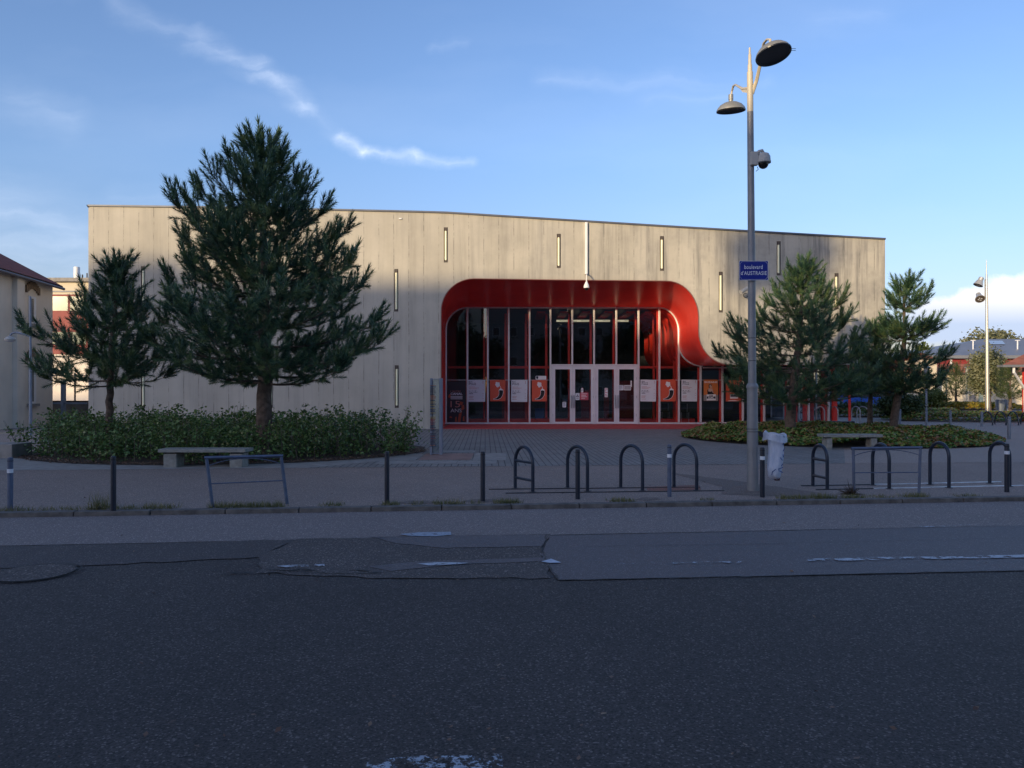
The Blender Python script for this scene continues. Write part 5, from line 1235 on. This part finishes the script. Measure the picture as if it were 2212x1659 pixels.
for (v0, v1, va0, va1) in ((640, 700, 616, 636), (800, 872, 764, 782)):
    Ya, Yb = Yat(61), Yat(77); s_ = (Ya+Yb)/2; z0, z1 = W(0, v1, s_).z, W(0, v0, s_).z; zz0, zz1 = W(0, va1, s_).z, W(0, va0, s_).z
    b = MB(); wbox(Ya, Yb, z0, zz0-.1, .004, .03); wn = b.build('window', M['whiteal'], t)
    b = MB(); wbox(Ya+.25, Yb-.25, z0+.1, zz0-.2, .031, .04); b.build('pane', mat('dark_window', (.05, .07, .10), .15), wn)
    b = MB(); n = 9
    for i in range(n):
        f = (i+.1)/n; g = (i+.9)/n; Y0, Y1 = Ya-.3+(Yb-Ya+.6)*f, Ya-.3+(Yb-Ya+.6)*g; ar = lambda f: .28*math.sin(math.pi*f); m_ = ar((f+g)/2)
        wbox(Y0, Y1, zz0+m_-.02, zz0+m_+.32, .005, .09)
    b.build('brick_arch', M['brick'], wn)
    b = MB(); wbox(Ya-.15, Yb+.15, z0-.12, z0, .005, .14); b.build('sill', M['slab'], wn)
# red and cream block behind
Yr_ = 58.0; t = thing('office_building', (W(150, 0, Yr_).x, Yr_, 0), 'flat roofed cream block with dark red panels between the house and the hall', 'building')
xL, xR = W(60, 0, Yr_).x, W(240, 0, Yr_).x
def hb(v0, v1, m_, nm, d=0): o = MB().box(xL, xR, Yr_-d, Yr_+8, W(0, v1, Yr_).z, W(0, v0, Yr_).z).build(nm, M[m_], t); return o
hb(601, 609, 'slab', 'parapet', .3); hb(609.2, 636, 'creamlit', 'upper_wall'); hb(628, 631, 'roofmetal', 'string_course', .05)
hb(673, 713, 'redpanel', 'red_panel', .04); hb(746, 765, 'redpanel', 'red_panel', .04); hb(765.2, 900, 'cream', 'lower_wall'); 
M['greenglass'] = mat('green_tinted_glass', (.22, .27, .22), .15, var=.25, vscale=.6)
for (v0, v1) in ((636.2, 672.8), (713.2, 745.8)):
    o = hb(v0, v1, 'redpanel', 'window_band')
    b = MB()
    for i in range(5): xa_ = W(113+i*39-39, 0, Yr_).x; b.box(xa_, W(113+i*39-5, 0, Yr_).x, Yr_-.03, Yr_-.004, W(0, v1-1.5, Yr_).z, W(0, v0+4, Yr_).z)
    b.build('pane', M['greenglass'], o)
b = MB(); b.tube([W(166, 601, Yr_+2), W(166, 577, Yr_+2)], .22, 12); b.build('chimney', M['white'], t, smooth=True)
b = MB(); b.tube([W(178, 601, Yr_+2), W(178, 593, Yr_+2)], .05, 8); b.tube([W(188, 601, Yr_+2), W(188, 590, Yr_+2)], .05, 8); b.build('vent_pipe', M['slot'], t)
# low wall with railing and gates
Yw = 41.0
t = thing('low_wall', (W(90, 0, Yw).x, Yw, 0), 'stained low wall with thin iron railing below the cream house', 'wall')
MB().box(W(-40, 0, Yw).x, W(200, 0, Yw).x, Yw, Yw+.3, 0, W(0, 872, Yw).z).build('wall', M['stained'], t); MB().box(W(-40, 0, Yw).x, W(200, 0, Yw).x, Yw-.04, Yw+.34, W(0, 872, Yw).z+.001, W(0, 865.5, Yw).z).build('coping', mat('dark_coping', (.07, .05, .045), .9), t)
b = MB()
for u in (7, 60, 110, 162, 196): b.tube([W(u, 866, Yw+.15), W(u, 806, Yw+.15)], .05, 6)
b.tube([W(-30, 811, Yw+.15), W(190, 811, Yw+.15)], .025, 5)
b.build('railing', mat('iron_railing', (.10, .10, .15), .6, .3), t)
Yg = 38.6
t = thing('gate', (W(90, 0, Yg).x, Yg, 0), 'pale blue steel sliding gate frame between house and hall', 'gate')
b = MB()
def gb_(u0, u1, v0, v1, d=.05): b.box(W(u0, 0, Yg).x, W(u1, 0, Yg).x, Yg-d, Yg+d, W(0, v1, Yg).z, W(0, v0, Yg).z)
gb_(64, 134, 869, 873); gb_(140, 188, 869, 873); gb_(36, 45, 872, 875); gb_(64, 134, 908, 911); gb_(140, 188, 908, 911); gb_(-20, 30, 911, 914); gb_(60, 62.5, 808, 872, .04); b.build('rails', M['steel'], t)
b = MB(); gb_(45, 53, 808, 919, .12); b.build('post', mat('blue_gate_post', (.14, .17, .28), .5, .2), t); b = MB(); gb_(134, 140, 822, 917, .12); b.build('post', M['steel'], t)
b = MB(); gb_(26, 29, 812, 915, .04); gb_(-20, 30, 830, 832, .03); gb_(-20, 45, 810, 812, .03); b.build('side_leaf', mat('rusty_grey_steel', (.20, .18, .18), .7, .2), t)
b = MB(); gb_(90, 101, 887, 906, .25); b.build('meter_box', M['pole'], t)
# small curved-arm street lamp in front of the house
Yk = 29.0; t = thing('street_lamp', (W(66, 0, Yk).x, Yk, 0), 'slender blue grey street lamp with curved arm and oval head at far left', 'street lamp')
MB().tube([(W(66, 0, Yk).x, Yk, 0), W(66, 800, Yk), W(65.5, 640, Yk)], [.06, .045, .035], 10).build('pole', M['steel'], t, smooth=True)
MB().tube([W(66, 728, Yk), W(55, 723, Yk), W(44, 720, Yk), W(34, 718, Yk), W(26, 720, Yk), W(22, 725, Yk)], .035, 8).build('arm', M['steel'], t, smooth=True)
MB().lathe([(.17, 0), (.19, .05), (.15, .12), (.06, .17), (0, .18)], Matrix.Translation(W(22, 736, Yk)), 20).build('lamp_head', M['cctv'], t, smooth=True)
MB().lathe([(0, -.06), (.12, -.04), (.17, -.001)], Matrix.Translation(W(22, 736, Yk)), 20).build('lens', M['band'], t, smooth=True)

# ------------------------------------------------------------------ right background
def broadleaf(name, label, base, crown, n, mt, trunk_r, seed, size=.3, clumps=26, group=None, limbs=6, cat='tree', sx=.22):
    """crown: (cx, cy, cz, rx, ry, rz)"""
    rnd = np.random.RandomState(seed); pr = random.Random(seed); cx_, cy_, cz_, rx, ry, rz = crown
    t = thing(name, (base[0], base[1], 0), label, cat, group); b = MB(); cl = []
    for i in range(clumps):
        a, e = pr.uniform(0, 6.28), math.asin(pr.uniform(-.8, 1)); k = pr.uniform(.45, .95); cl.append((cx_+rx*k*math.cos(a)*math.cos(e), cy_+ry*k*math.sin(a)*math.cos(e), cz_+rz*k*math.sin(e), pr.uniform(.6, 1.2)))
    b.tube([(base[0], base[1], -.05), ((base[0]+cx_)/2, (base[1]+cy_)/2, (cz_-rz*.8)*.6+.1), (cx_, cy_, cz_-rz*.2), (cx_, cy_, cz_+rz*.5)], [trunk_r, trunk_r*.8, trunk_r*.5, trunk_r*.15], 8)
    for c in cl[:max(limbs, len(cl)//2)]: b.tube([(cx_, cy_, cz_-rz*.5), ((cx_+c[0])/2, (cy_+c[1])/2, (cz_-rz*.2+c[2])/2), c[:3]], [trunk_r*.35, trunk_r*.2, trunk_r*.06], 5)
    b.build('trunk', M['bark'], t, smooth=True)
    C = []
    for c in cl:
        m_ = int(n/clumps*c[3]); q = rnd.randn(m_, 3)*np.array([rx, ry, rz])*sx*c[3]; C.append(q+np.array(c[:3]))
    C = np.concatenate(C); C = C[C[:, 2] > .15]
    from_tris('crown', leaf_quads(C, size, rnd, .3, .7), M[mt], t, 4); return t
def at_px(u, Y): return ((u-CX)/FPX*Y, Y)
def tree_px(name, label, u0, u1, v0, v1, Y, n, mt, seed, tr=.15, size=.3, group=None, clumps=26, depth=None, cat='tree', sx=.22):
    a, c = W(u0, v1, Y), W(u1, v0, Y); rx, rz = (c.x-a.x)/2*.9, (c.z-a.z)/2*.9; cx_, cz_ = (a.x+c.x)/2, (a.z+c.z)/2
    return broadleaf(name, label, (cx_, Y), (cx_, Y, cz_, rx, depth or rx, rz), n, mt, tr, seed, size, clumps, group, cat=cat, sx=sx)
# far hall with zinc roof, clerestory, and low tiled building in front
Yz = 92.0; t = thing('warehouse', (W(2160, 0, Yz).x, Yz, 0), 'far dark red clad hall with broad grey zinc roof at the right', 'building')
x0_, x1_ = W(1930, 0, Yz).x, W(2420, 0, Yz).x
MB().box(W(1975, 0, Yz).x, x1_, Yz, Yz+26, 0, W(0, 769, Yz).z).build('wall', M['redpanel'], t)
b = MB(); e0 = W(1965, 769, Yz-.6); r0 = W(2046, 758, Yz+4); k0 = W(2125, 742, Yz+9); zE, zT = W(0, 768, Yz-.6).z, W(0, 741, Yz+9).z
b.add([(W(1960, 0, Yz).x, Yz-.6, zE), (x1_, Yz-.6, zE), (x1_, Yz+10, zT+.6), (W(2125, 0, Yz+10).x, Yz+10, zT+.6), (W(1960, 0, Yz).x, Yz+24, zE), (x1_, Yz+24, zE)], [(0, 1, 2, 3), (0, 3, 4), (3, 2, 5, 4)])
b.build('roof', M['zinc'], t)
b = MB(); b.box(W(1960, 0, Yz).x, x1_, Yz-.7, Yz-.6, zE-.35, zE+.02); b.build('fascia', M['zinc'], t)
MB().box(W(2052, 0, Yz).x, W(2056, 0, Yz).x, Yz-.08, Yz-.01, W(0, 786, Yz).z, W(0, 770, Yz).z).build('window', M['whiteal'], t)
b = MB()
sl = lambda f: (Yz-.6+f*10.6, zE+f*(zT+.6-zE))
y0s, z0s = sl(.62); y1s, z1s = sl(.85); b.add([(W(2140, 0, y0s).x, y0s, z0s+.08), (W(2172, 0, y0s).x, y0s, z0s+.08), (W(2165, 0, y1s).x, y1s, z1s+.08), (W(2135, 0, y1s).x, y1s, z1s+.08)], [(0, 1, 2, 3)]); b.build('skylight', mat('skylight_glass', (.30, .33, .36), .2), t)
b = MB(); 
for u, f in ((2102, .35), (2198, .35)): yy, z_ = sl(f); b.tube([(W(u, 0, yy).x, yy, z_), (W(u, 0, yy).x, yy, z_+1.1)], .08, 6); b.tube([(W(u, 0, yy).x-.3, yy, z_+1.1), (W(u, 0, yy).x+.3, yy, z_+1.1)], .06, 6)
b.build('vent', M['band'], t)
Yc_ = 82.0; t = thing('low_building', (W(2080, 0, Yc_).x, Yc_, 0), 'long low sunlit cream building with orange tiled roof at the right', 'building')
xa_, xb_ = W(2010, 0, Yc_).x, W(2330, 0, Yc_).x; ze = W(0, 803, Yc_).z; zr = W(0, 786, Yc_+2.6).z
MB().box(xa_, xb_, Yc_, Yc_+8, 0, ze).build('wall', M['creamlit'], t)
b = MB(); b.add([(xa_-.5, Yc_-.6, ze-.1), (xb_, Yc_-.6, ze-.1), (xb_, Yc_+3, zr), (xa_+2.6, Yc_+3, zr), (xa_-.5, Yc_+8, ze-.1)], [(0, 1, 2, 3), (0, 3, 4)]); b.build('roof', M['tileor'], t)
b = MB(); b.box(xa_-.5, xb_, Yc_-.62, Yc_-.5, ze-.26, ze-.08)
for i in range(9): x = xa_+.5+i*1.9; b.box(x, x+.1, Yc_-.5, Yc_-.01, ze-.5, ze-.27)
b.build('eaves', M['slot'], t)
d_ = MB().box(W(2113, 0, Yc_).x, W(2123, 0, Yc_).x, Yc_-.06, Yc_-.01, 0, W(0, 850, Yc_).z).build('door', mat('grey_green_door', (.20, .26, .26), .4), t)
MB().box(W(2111, 0, Yc_).x, W(2140, 0, Yc_).x, Yc_-.3, Yc_-.011, W(0, 849.5, Yc_).z, W(0, 846, Yc_).z).build('canopy', M['slab'], t)
MB().box(W(2094, 0, Yc_).x, W(2112, 0, Yc_).x, Yc_-.05, Yc_-.01, 0, W(0, 853, Yc_).z).build('grey_panel', M['slab'], t)
Yt = 78.0; t = thing('gabled_house', (W(1990, 0, Yt).x, Yt, 0), 'small cream house with orange gabled roofs seen through the leaning pine', 'house')
b = MB(); b.box(W(2003, 0, Yt).x, W(2024, 0, Yt).x, Yt, Yt+5, 0, W(0, 776, Yt).z); b.box(W(1930, 0, Yt).x, W(2002.9, 0, Yt).x, Yt, Yt+6, 0, W(0, 806, Yt).z); b.build('wall', M['creamlit'], t)
b = MB(); a, c = W(2000, 776, Yt-.3), W(2026, 776, Yt-.3); top = W(0, 762, Yt+2).z
b.add([(a.x, Yt-.3, a.z), (c.x, Yt-.3, a.z), (c.x, Yt+2.5, top), (a.x, Yt+2.5, top), (a.x, Yt+5.3, a.z), (c.x, Yt+5.3, a.z)], [(0, 1, 2, 3), (3, 2, 5, 4)])
a, c = W(1925, 806, Yt-.4), W(2003, 806, Yt-.4); top = W(0, 790, Yt+2).z
b.add([(a.x, Yt-.4, a.z), (c.x, Yt-.4, a.z), (c.x, Yt+3, top), (a.x, Yt+3, top)], [(0, 1, 2, 3)]); b.build('roof', M['tileor'], t)
# red shelter at the right edge
Yh = 42.0; t = thing('shelter', (W(2210, 0, Yh).x, Yh, 0), 'red walled pavilion with orange tiled overhanging roof at the right edge', 'shelter')
xw = W(2208, 0, Yh+.3).x; MB().box(xw, xw+8, Yh, Yh+.3, 0, W(0, 794, Yh).z).build('wall', M['redmat'], t)
b = MB(); ze = W(0, 789, Yh).z; xo = W(2166, 0, Yh-1).x; b.add([(xo, Yh-1, ze), (xo+12, Yh-1, ze+.0), (xo+12, Yh+4, ze+1.3), (xo+5.5, Yh+4, ze+1.3), (xo+7.5, Yh+7, ze)], [(0, 1, 2, 3), (0, 3, 4)]); b.build('roof', M['tileor'], t)
b = MB(); b.box(xo, xo+12, Yh-1.02, Yh-.9, ze-.13, ze-.005); b.box(xo, xo+.1, Yh-.9, Yh-.5, ze-.13, ze-.005); b.build('gutter', M['zinc'], t)
b = MB(); b.tube([(W(2190, 0, Yh-.8).x, Yh-.8, ze-.1), (W(2190, 0, Yh-.8).x, Yh-.8, ze-.4), (xw-.12, Yh-.1, ze-1.3), (xw-.12, Yh-.1, .1)], .07, 8); b.build('downpipe', M['band'], t, smooth=True)
b = MB(); b.box(W(2187, 0, Yh).x, W(2191, 0, Yh).x, Yh-.3, Yh+.1, ze-.5, ze-.14); b.build('bracket', M['slot'], t)
# floodlight mast
Ym = 48.5; t = thing('floodlight_mast', (W(2133, 0, Ym).x, Ym, 0), 'tall silver tapering mast with two floodlights on its left side', 'street lamp')
MB().tube([(W(2133.5, 0, Ym).x, Ym, 0), W(2132.5, 800, Ym), W(2131.5, 650, Ym), W(2131, 600, Ym), W(2131, 582, Ym), W(2130.7, 561, Ym)], [.125, .105, .075, .06, .03, .012], 14).build('mast', M['silverpost'], t, smooth=True)
MB().tube([W(2131, 603, Ym), W(2127.5, 604, Ym-.05), W(2127.5, 642, Ym-.05), W(2131, 643, Ym)], .03, 6).build('bracket', M['silverpost'], t)
def flood(u, v, ax, ang):
    Mx = Matrix.Translation(W(u, v, Ym-.1)) @ Matrix.Rotation(ang, 4, ax)
    o = MB().lathe([(.29, -.30), (.17, .02), (.15, .03), (.15, .22), (.12, .25)], Mx, 20).build('floodlight', M['silverpost'], t, smooth=True)
    MB().lathe([(0, -.302), (.26, -.302)], Mx, 20, cap=False).build('lens', M['slot'], o)
    b = MB()
    for dx in (-.11, .02):
        for dy in (-.08, .04): b.add([tuple(Mx @ Vector((dx+a_, dy+c_, -.306))) for a_, c_ in ((0, 0), (.09, 0), (.09, .05), (0, .05))], [(0, 1, 2, 3)])
    b.build('led_panel', M['band'], o)
flood(2117, 607, 'Y', R(25)); flood(2115, 640, Vector((1, -.3, 0)).normalized(), R(-48))
# thin lamp posts
def thinlamp(u, vt, vb, Y, label, m_='steel'):
    t = thing('street_lamp', (W(u, 0, Y).x, Y, 0), label, 'street lamp', 'thin lamp posts on the far plaza')
    MB().tube([(W(u, 0, Y).x, Y, 0), W(u, vt, Y)], .07, 8).build('pole', M[m_], t, smooth=True)
    z = W(0, vt, Y).z; x = W(u, 0, Y).x; b = MB(); b.lathe([(.05, -.5), (.14, -.3), (.14, .0), (.28, .02), (.10, .12), (0, .14)], Matrix.Translation((x, Y, z)), 12); b.build('lamp_head', M['cctv'], t, smooth=True)
thinlamp(2001, 795, 905, 47, 'thin lamp post behind the leaning pine'); thinlamp(2089, 795, 882, 74, 'thin pale lamp post in front of the cream building', 'silverpost'); thinlamp(2036, 806, 880, 79, 'faint thin lamp post against the cream wall, left of the small pine', 'silverpost')
# background trees
gt = 'trees beyond the plaza'
tree_px('tree', 'sparse pale tree rising behind the grey zinc roof', 2070, 2215, 706, 790, 112, 5200, 'leafpale', 61, .35, .42, gt, 40, 4, sx=.17)
tree_px('tree', 'rounded olive tree above the orange gabled roof', 1968, 2014, 748, 800, 100, 3500, 'leafgreen', 62, .25, .4, gt)
tree_px('tree', 'upright dense pale green tree beside the floodlight mast', 2100, 2172, 752, 862, 64, 16000, 'leafpale', 63, .2, .20, gt, 46, 1.8)
tree_px('tree', 'bright yellow green tree behind the blue van', 1772, 1860, 790, 862, 72, 9000, 'leafgreen', 64, .2, .24, gt, 34, 2)
tree_px('tree', 'yellow green bush left of the leaning pine trunk', 1848, 1925, 800, 850, 70, 6000, 'leafgreen', 65, .15, .24, gt, 30, 2)
tree_px('shrub', 'olive shrub with bare pinkish stems before the cream wall', 1975, 2050, 838, 882, 66, 5200, 'leafgreen', 66, .06, .16, 'shrubs on the far plaza', 34, 1.5, 'shrub')
tree_px('shrub', 'dark green shrub below the leaning pine', 1895, 1990, 848, 905, 44, 9000, 'leafdark', 67, .06, .13, 'shrubs on the far plaza', 34, 1.2, 'shrub')
tree_px('shrub', 'low dark shrubs between the hall corner and the blue van', 1800, 1900, 868, 898, 50, 6000, 'leafdark', 68, .05, .14, 'shrubs on the far plaza', 34, 1.2, 'shrub')
Y1 = 70; pine('small sunlit conical pine before the cream building', at_px(2065, Y1), Y1, 786, [(2065, 884), (2065, 850), (2065, 810), (2065, 790)], .12,
     [(788, 2062, 2068), (800, 2054, 2078), (815, 2048, 2086), (835, 2036, 2098), (850, 2042, 2095)], spacing=.5, nb=6, needles=22, seed=71, crown_v=852, matn='needle_y', dens=.6, shoot=(.4, .17, .022), group='pines on the far plaza')
Y1 = 55; pine('sunlit olive pine behind the far bicycle stands', at_px(2182, Y1), Y1, 786, [(2182, 896), (2182, 850), (2182, 810), (2182, 792)], .12,
     [(790, 2168, 2196), (805, 2160, 2205), (825, 2155, 2212), (845, 2158, 2210), (860, 2165, 2200)], spacing=.5, nb=6, needles=24, seed=72, crown_v=862, matn='needle_y', dens=.6, shoot=(.38, .16, .02), group='pines on the far plaza')
# far beds
def bed_cover(e, n, size, mt, h, label, seed):
    rnd = np.random.RandomState(seed); x, y, r = in_ellipse(n, e, rnd); hh = h*np.clip((1-r)*4+.3, 0, 1)*(.7+.5*rnd.rand(n))
    o = from_tris('ground_cover', leaf_quads(np.stack([x, y, hh+.02], 1), size, rnd, .8, .8), M[mt], None, 4); tag(o, label, 'ground cover', None, 'stuff')
bed_cover((37.5, 70.5, 9.5, 4.5), 9000, .28, 'yellowbed', .5, 'yellow leafed ground cover before the cream building', 81)
bed_cover((26.3, 43.5, 5.2, 3.2), 12000, .14, 'ivy', .38, 'low green bed round the floodlight mast and far bicycle stands', 82)
bed_cover((24.5, 50, 5.0, 2.6), 8000, .16, 'ivy', .45, 'low green bed beyond the leaning pine', 83)
# two planters
for (u0, u1, Y, l) in ((2150, 2171, 58, 'large dark tapered planter pot near the floodlight mast'), (2172, 2184, 60, 'dark tapered planter pot behind the other one')):
    a, c = W(u0, 0, Y).x, W(u1, 0, Y).x; r = (c-a)/2; t = thing('planter', ((a+c)/2, Y, 0), l, 'planter', 'dark planter pots')
    MB().lathe([(r*.65, 0), (r*.97, .95), (r*1.02, .96), (r*1.02, 1.02), (r*.9, 1.02), (r*.88, .9)], Matrix.Translation(((a+c)/2, Y, 0)), 20).build('pot', M['bollard_far'], t, smooth=True)
    MB().lathe([(0, .93), (r*.87, .93)], Matrix.Translation(((a+c)/2, Y, 0)), 20, cap=False).build('soil', M['soil'], t)

# ------------------------------------------------------------------ cars and bicycles
def car(x, y, L, H, label, mt, van=False, rz=0):
    t = thing('van' if van else 'car', (0, 0, 0), label, 'van' if van else 'car'); hw = .88
    if van: prof = [(-L/2, .45), (-L/2, .95), (-L/2+.25, 1.15), (-L/2+.95, 1.9*H/1.9), (-L/2+1.3, H), (L/2-.15, H), (L/2, H-.2), (L/2, .4), (-L/2+.1, .35)]
    else: prof = [(-L/2, .45), (-L/2+.05, .75), (-L/2+1.05, .95), (-L/2+1.75, H-.08), (-L/2+2.2, H), (L/2-1.0, H-.03), (L/2-.25, 1.0), (L/2, .85), (L/2, .4), (-L/2+.1, .32)]
    MB().prism(prof, -hw, hw).build('body', mt, t, bevel=.06)
    for s_ in (-1, 1):
        y_ = s_*(hw+.004)
        if van: wp = [(-L/2+.85, 1.2), (-L/2+1.25, H-.18), (L/2-.5, H-.18), (L/2-.5, 1.2)]
        else: wp = [(-L/2+1.35, .98), (-L/2+1.95, H-.12), (L/2-1.1, H-.14), (L/2-.6, 1.0)]
        MB().add([(p[0], y_, p[1]) for p in wp], [(0, 1, 2, 3)]).build('side_window', M['black'], t)
        MB().box(-L/2-.005, -L/2+.05, s_*.6-.15, s_*.6+.15, .68, .82).build('headlight', M['band'], t); MB().box(L/2-.05, L/2+.01, s_*.72-.08, s_*.72+.08, .8, 1.05).build('taillight', M['redlight'], t)
        for wxp in (-L/2+.85, L/2-.85):
            Mx = Matrix.Translation((wxp, s_*(hw-.12), .32)) @ Matrix.Rotation(R(90), 4, 'X')
            w_ = MB().lathe([(.2, -.1), (.32, -.09), (.33, 0), (.32, .09), (.2, .1)], Mx, 24).build('wheel', M['rubber'], t, smooth=True); MB().lathe([(0, -.13*0+.115*s_*-1), (.2, .105*s_*-1)], Mx, 16, cap=False).build('rim', M['chrome'], w_)
    p0, p1 = (prof[3], prof[4]) if not van else (prof[2], prof[3]); f = .06
    MB().add([(p0[0]-.02+f, -hw+.1, p0[1]+.08), (p0[0]-.02+f, hw-.1, p0[1]+.08), (p1[0]-.03, hw-.12, p1[1]-.02), (p1[0]-.03, -hw+.12, p1[1]-.02)] if van else [(prof[2][0]+.02, -hw+.1, prof[2][1]+.03), (prof[2][0]+.02, hw-.1, prof[2][1]+.03), (prof[3][0]-.02, hw-.14, prof[3][1]+.0), (prof[3][0]-.02, -hw+.14, prof[3][1]+.0)], [(0, 1, 2, 3)]).build('windscreen', M['black'], t)
    t.location = (x, y, 0); t.rotation_euler = (0, 0, rz); return t
car(W(1850, 0, 60).x, 60, 5.2, 1.95, 'bright blue van parked beyond the hall corner', M['carblue'], True, R(8))
car(W(1752, 0, 58).x, 58, 4.2, 1.5, 'teal car parked behind the blue van, seen through the corner glass', M['carteal'], False, R(8))
car(W(1905, 0, 66).x, 66, 4.1, 1.45, 'blue car parked behind the leaning pine trunk', M['carblue'], False, R(8))
def bicycle(label):
    t = thing('bicycle', (0, 0, 0), label, 'bicycle', 'bicycles parked behind the hall corner'); r = .34
    for wx_ in (-.52, .52):
        n = 24; o = MB().tube([(wx_+r*math.cos(2*math.pi*i/n), 0, r+r*math.sin(2*math.pi*i/n)) for i in range(n+1)], .018, 6, cap=False).build('wheel', M['rubber'], t)
        b = MB()
        for i in range(8): b.tube([(wx_, 0, r), (wx_+r*math.cos(i*.785), 0, r+r*math.sin(i*.785))], .003, 3)
        b.build('spokes', M['chrome'], o)
    b = MB()
    for p, q in (((-.52, r), (-.05, .30)), ((-.05, .30), (-.18, .85)), ((-.16, .78), (.38, .80)), ((-.05, .30), (.40, .70)), ((-.52, r), (-.16, .78)), ((.52, r), (.36, .92))): b.tube([(p[0], 0, p[1]), (q[0], 0, q[1])], .017, 6)
    b.build('frame', M['black'], t); MB().tube([(.34, -.28, 1.0), (.36, -.1, .98), (.36, .1, .98), (.34, .28, 1.0)], .014, 6).build('handlebar', M['chrome'], t)
    MB().box(-.30, -.06, -.07, .07, .86, .92).build('saddle', M['black'], t, bevel=.02); return t
bk = bicycle('dark bicycle leaning behind the corner glass, left one'); bk.location = (W(1722, 0, 46.5).x, 46.5, 0); bk.rotation_euler = (0, R(4), R(70))
b2 = copy_tree(bk); b2['label'] = 'dark bicycle behind the corner glass between the red posts'; b2.location = (W(1755, 0, 44).x, 44, 0); b2.rotation_euler = (0, R(-4), R(20))
b3 = copy_tree(bk); b3['label'] = 'dark bicycle seen beside the wide red corner post'; b3.location = (W(1788, 0, 42.5).x, 42.5, 0); b3.rotation_euler = (0, 0, R(35))

# ------------------------------------------------------------------ across the street behind the viewer: the blocks that keep the road in shade
def block(x0, x1, y, H, label, m_, nfl):
    t = thing('apartment_building', ((x0+x1)/2, y, 0), label, 'building', 'apartment buildings behind the viewer')
    MB().box(x0, x1, y-12, y, 0, H).build('wall', M[m_], t)
    MB().box(x0-.2, x1+.2, y-12.2, y+.2, H+.001, H+.35).build('roof', M['roofmetal'], t)
    b = MB(); fh = H/nfl; n = int((x1-x0)/3)
    for i in range(n):
        for j in range(nfl): xx = x0+1+i*(x1-x0-1)/n; b.box(xx, xx+1.3, y+.005, y+.06, j*fh+.9, j*fh+2.4)
    o = b.build('windows', M['whiteal'], t); b = MB()
    for i in range(n):
        for j in range(nfl): xx = x0+1+i*(x1-x0-1)/n; b.box(xx+.08, xx+1.22, y+.061, y+.07, j*fh+.98, j*fh+2.32)
    b.build('panes', M['black'], t)
YBK = -60
def Hc(ze, Yp=33.5): return ze+(Yp-YBK)*TAN_EL
SH = (YF-YBK)*TAN_AZ
block(-170, -17.6-SH, YBK, Hc(5.3), 'cream apartment block across the street, far left behind the viewer', 'cream', 7)
block(-17.2-SH, -.4-SH, YBK, Hc(6.05), 'grey apartment block across the street behind the viewer', 'slab', 7)
block(.2-SH, 5.0-SH, YBK, Hc(3.1), 'narrow cream apartment block across the street behind the viewer', 'creamlit', 6)
block(5.4-SH, 15.6-SH, YBK, Hc(2.6), 'cream apartment block across the street right of the narrow one behind the viewer', 'cream', 6)
block(16.0-SH, 60-SH, YBK, Hc(1.95), 'long pale apartment block across the street behind the viewer', 'creamlit', 6)
block(61-SH, 130, YBK, 21.0, 'wide grey block across the street behind the viewer to the right', 'slab', 4)
def backtree(x, y, H, rx, label, seed, n=9000):
    broadleaf('plane_tree', label, (x, y), (x, y, H-rx*.9, rx, rx, rx*.95), n, 'leafdark', .3, seed, .42, 30, 'street trees behind the viewer')
# two crowns that stand in the sun's way and soften the shade on the wall
backtree(-15.6-SH+6, YBK+9, Hc(7.0)-9*TAN_EL, 2.0, 'plane tree across the street behind the viewer, left one of two', 91)
backtree(12.0-SH+6, YBK+9, Hc(9.0)-9*TAN_EL, 1.6, 'plane tree across the street behind the viewer, right one of two', 92)
for i, (x, y, H, rx) in enumerate(((-14, -14, 8.5, 3.4), (-5, -15, 9.2, 3.8), (5.5, -14, 8.2, 3.2), (14, -16, 9, 3.6))):
    backtree(x, y, H, rx, ['plane tree behind the viewer, first from the left on the near pavement', 'plane tree behind the viewer, second from the left on the near pavement', 'plane tree behind the viewer, third from the left on the near pavement', 'plane tree behind the viewer, rightmost on the near pavement'][i], 95+i, 7000)
print('objects', len(bpy.data.objects))
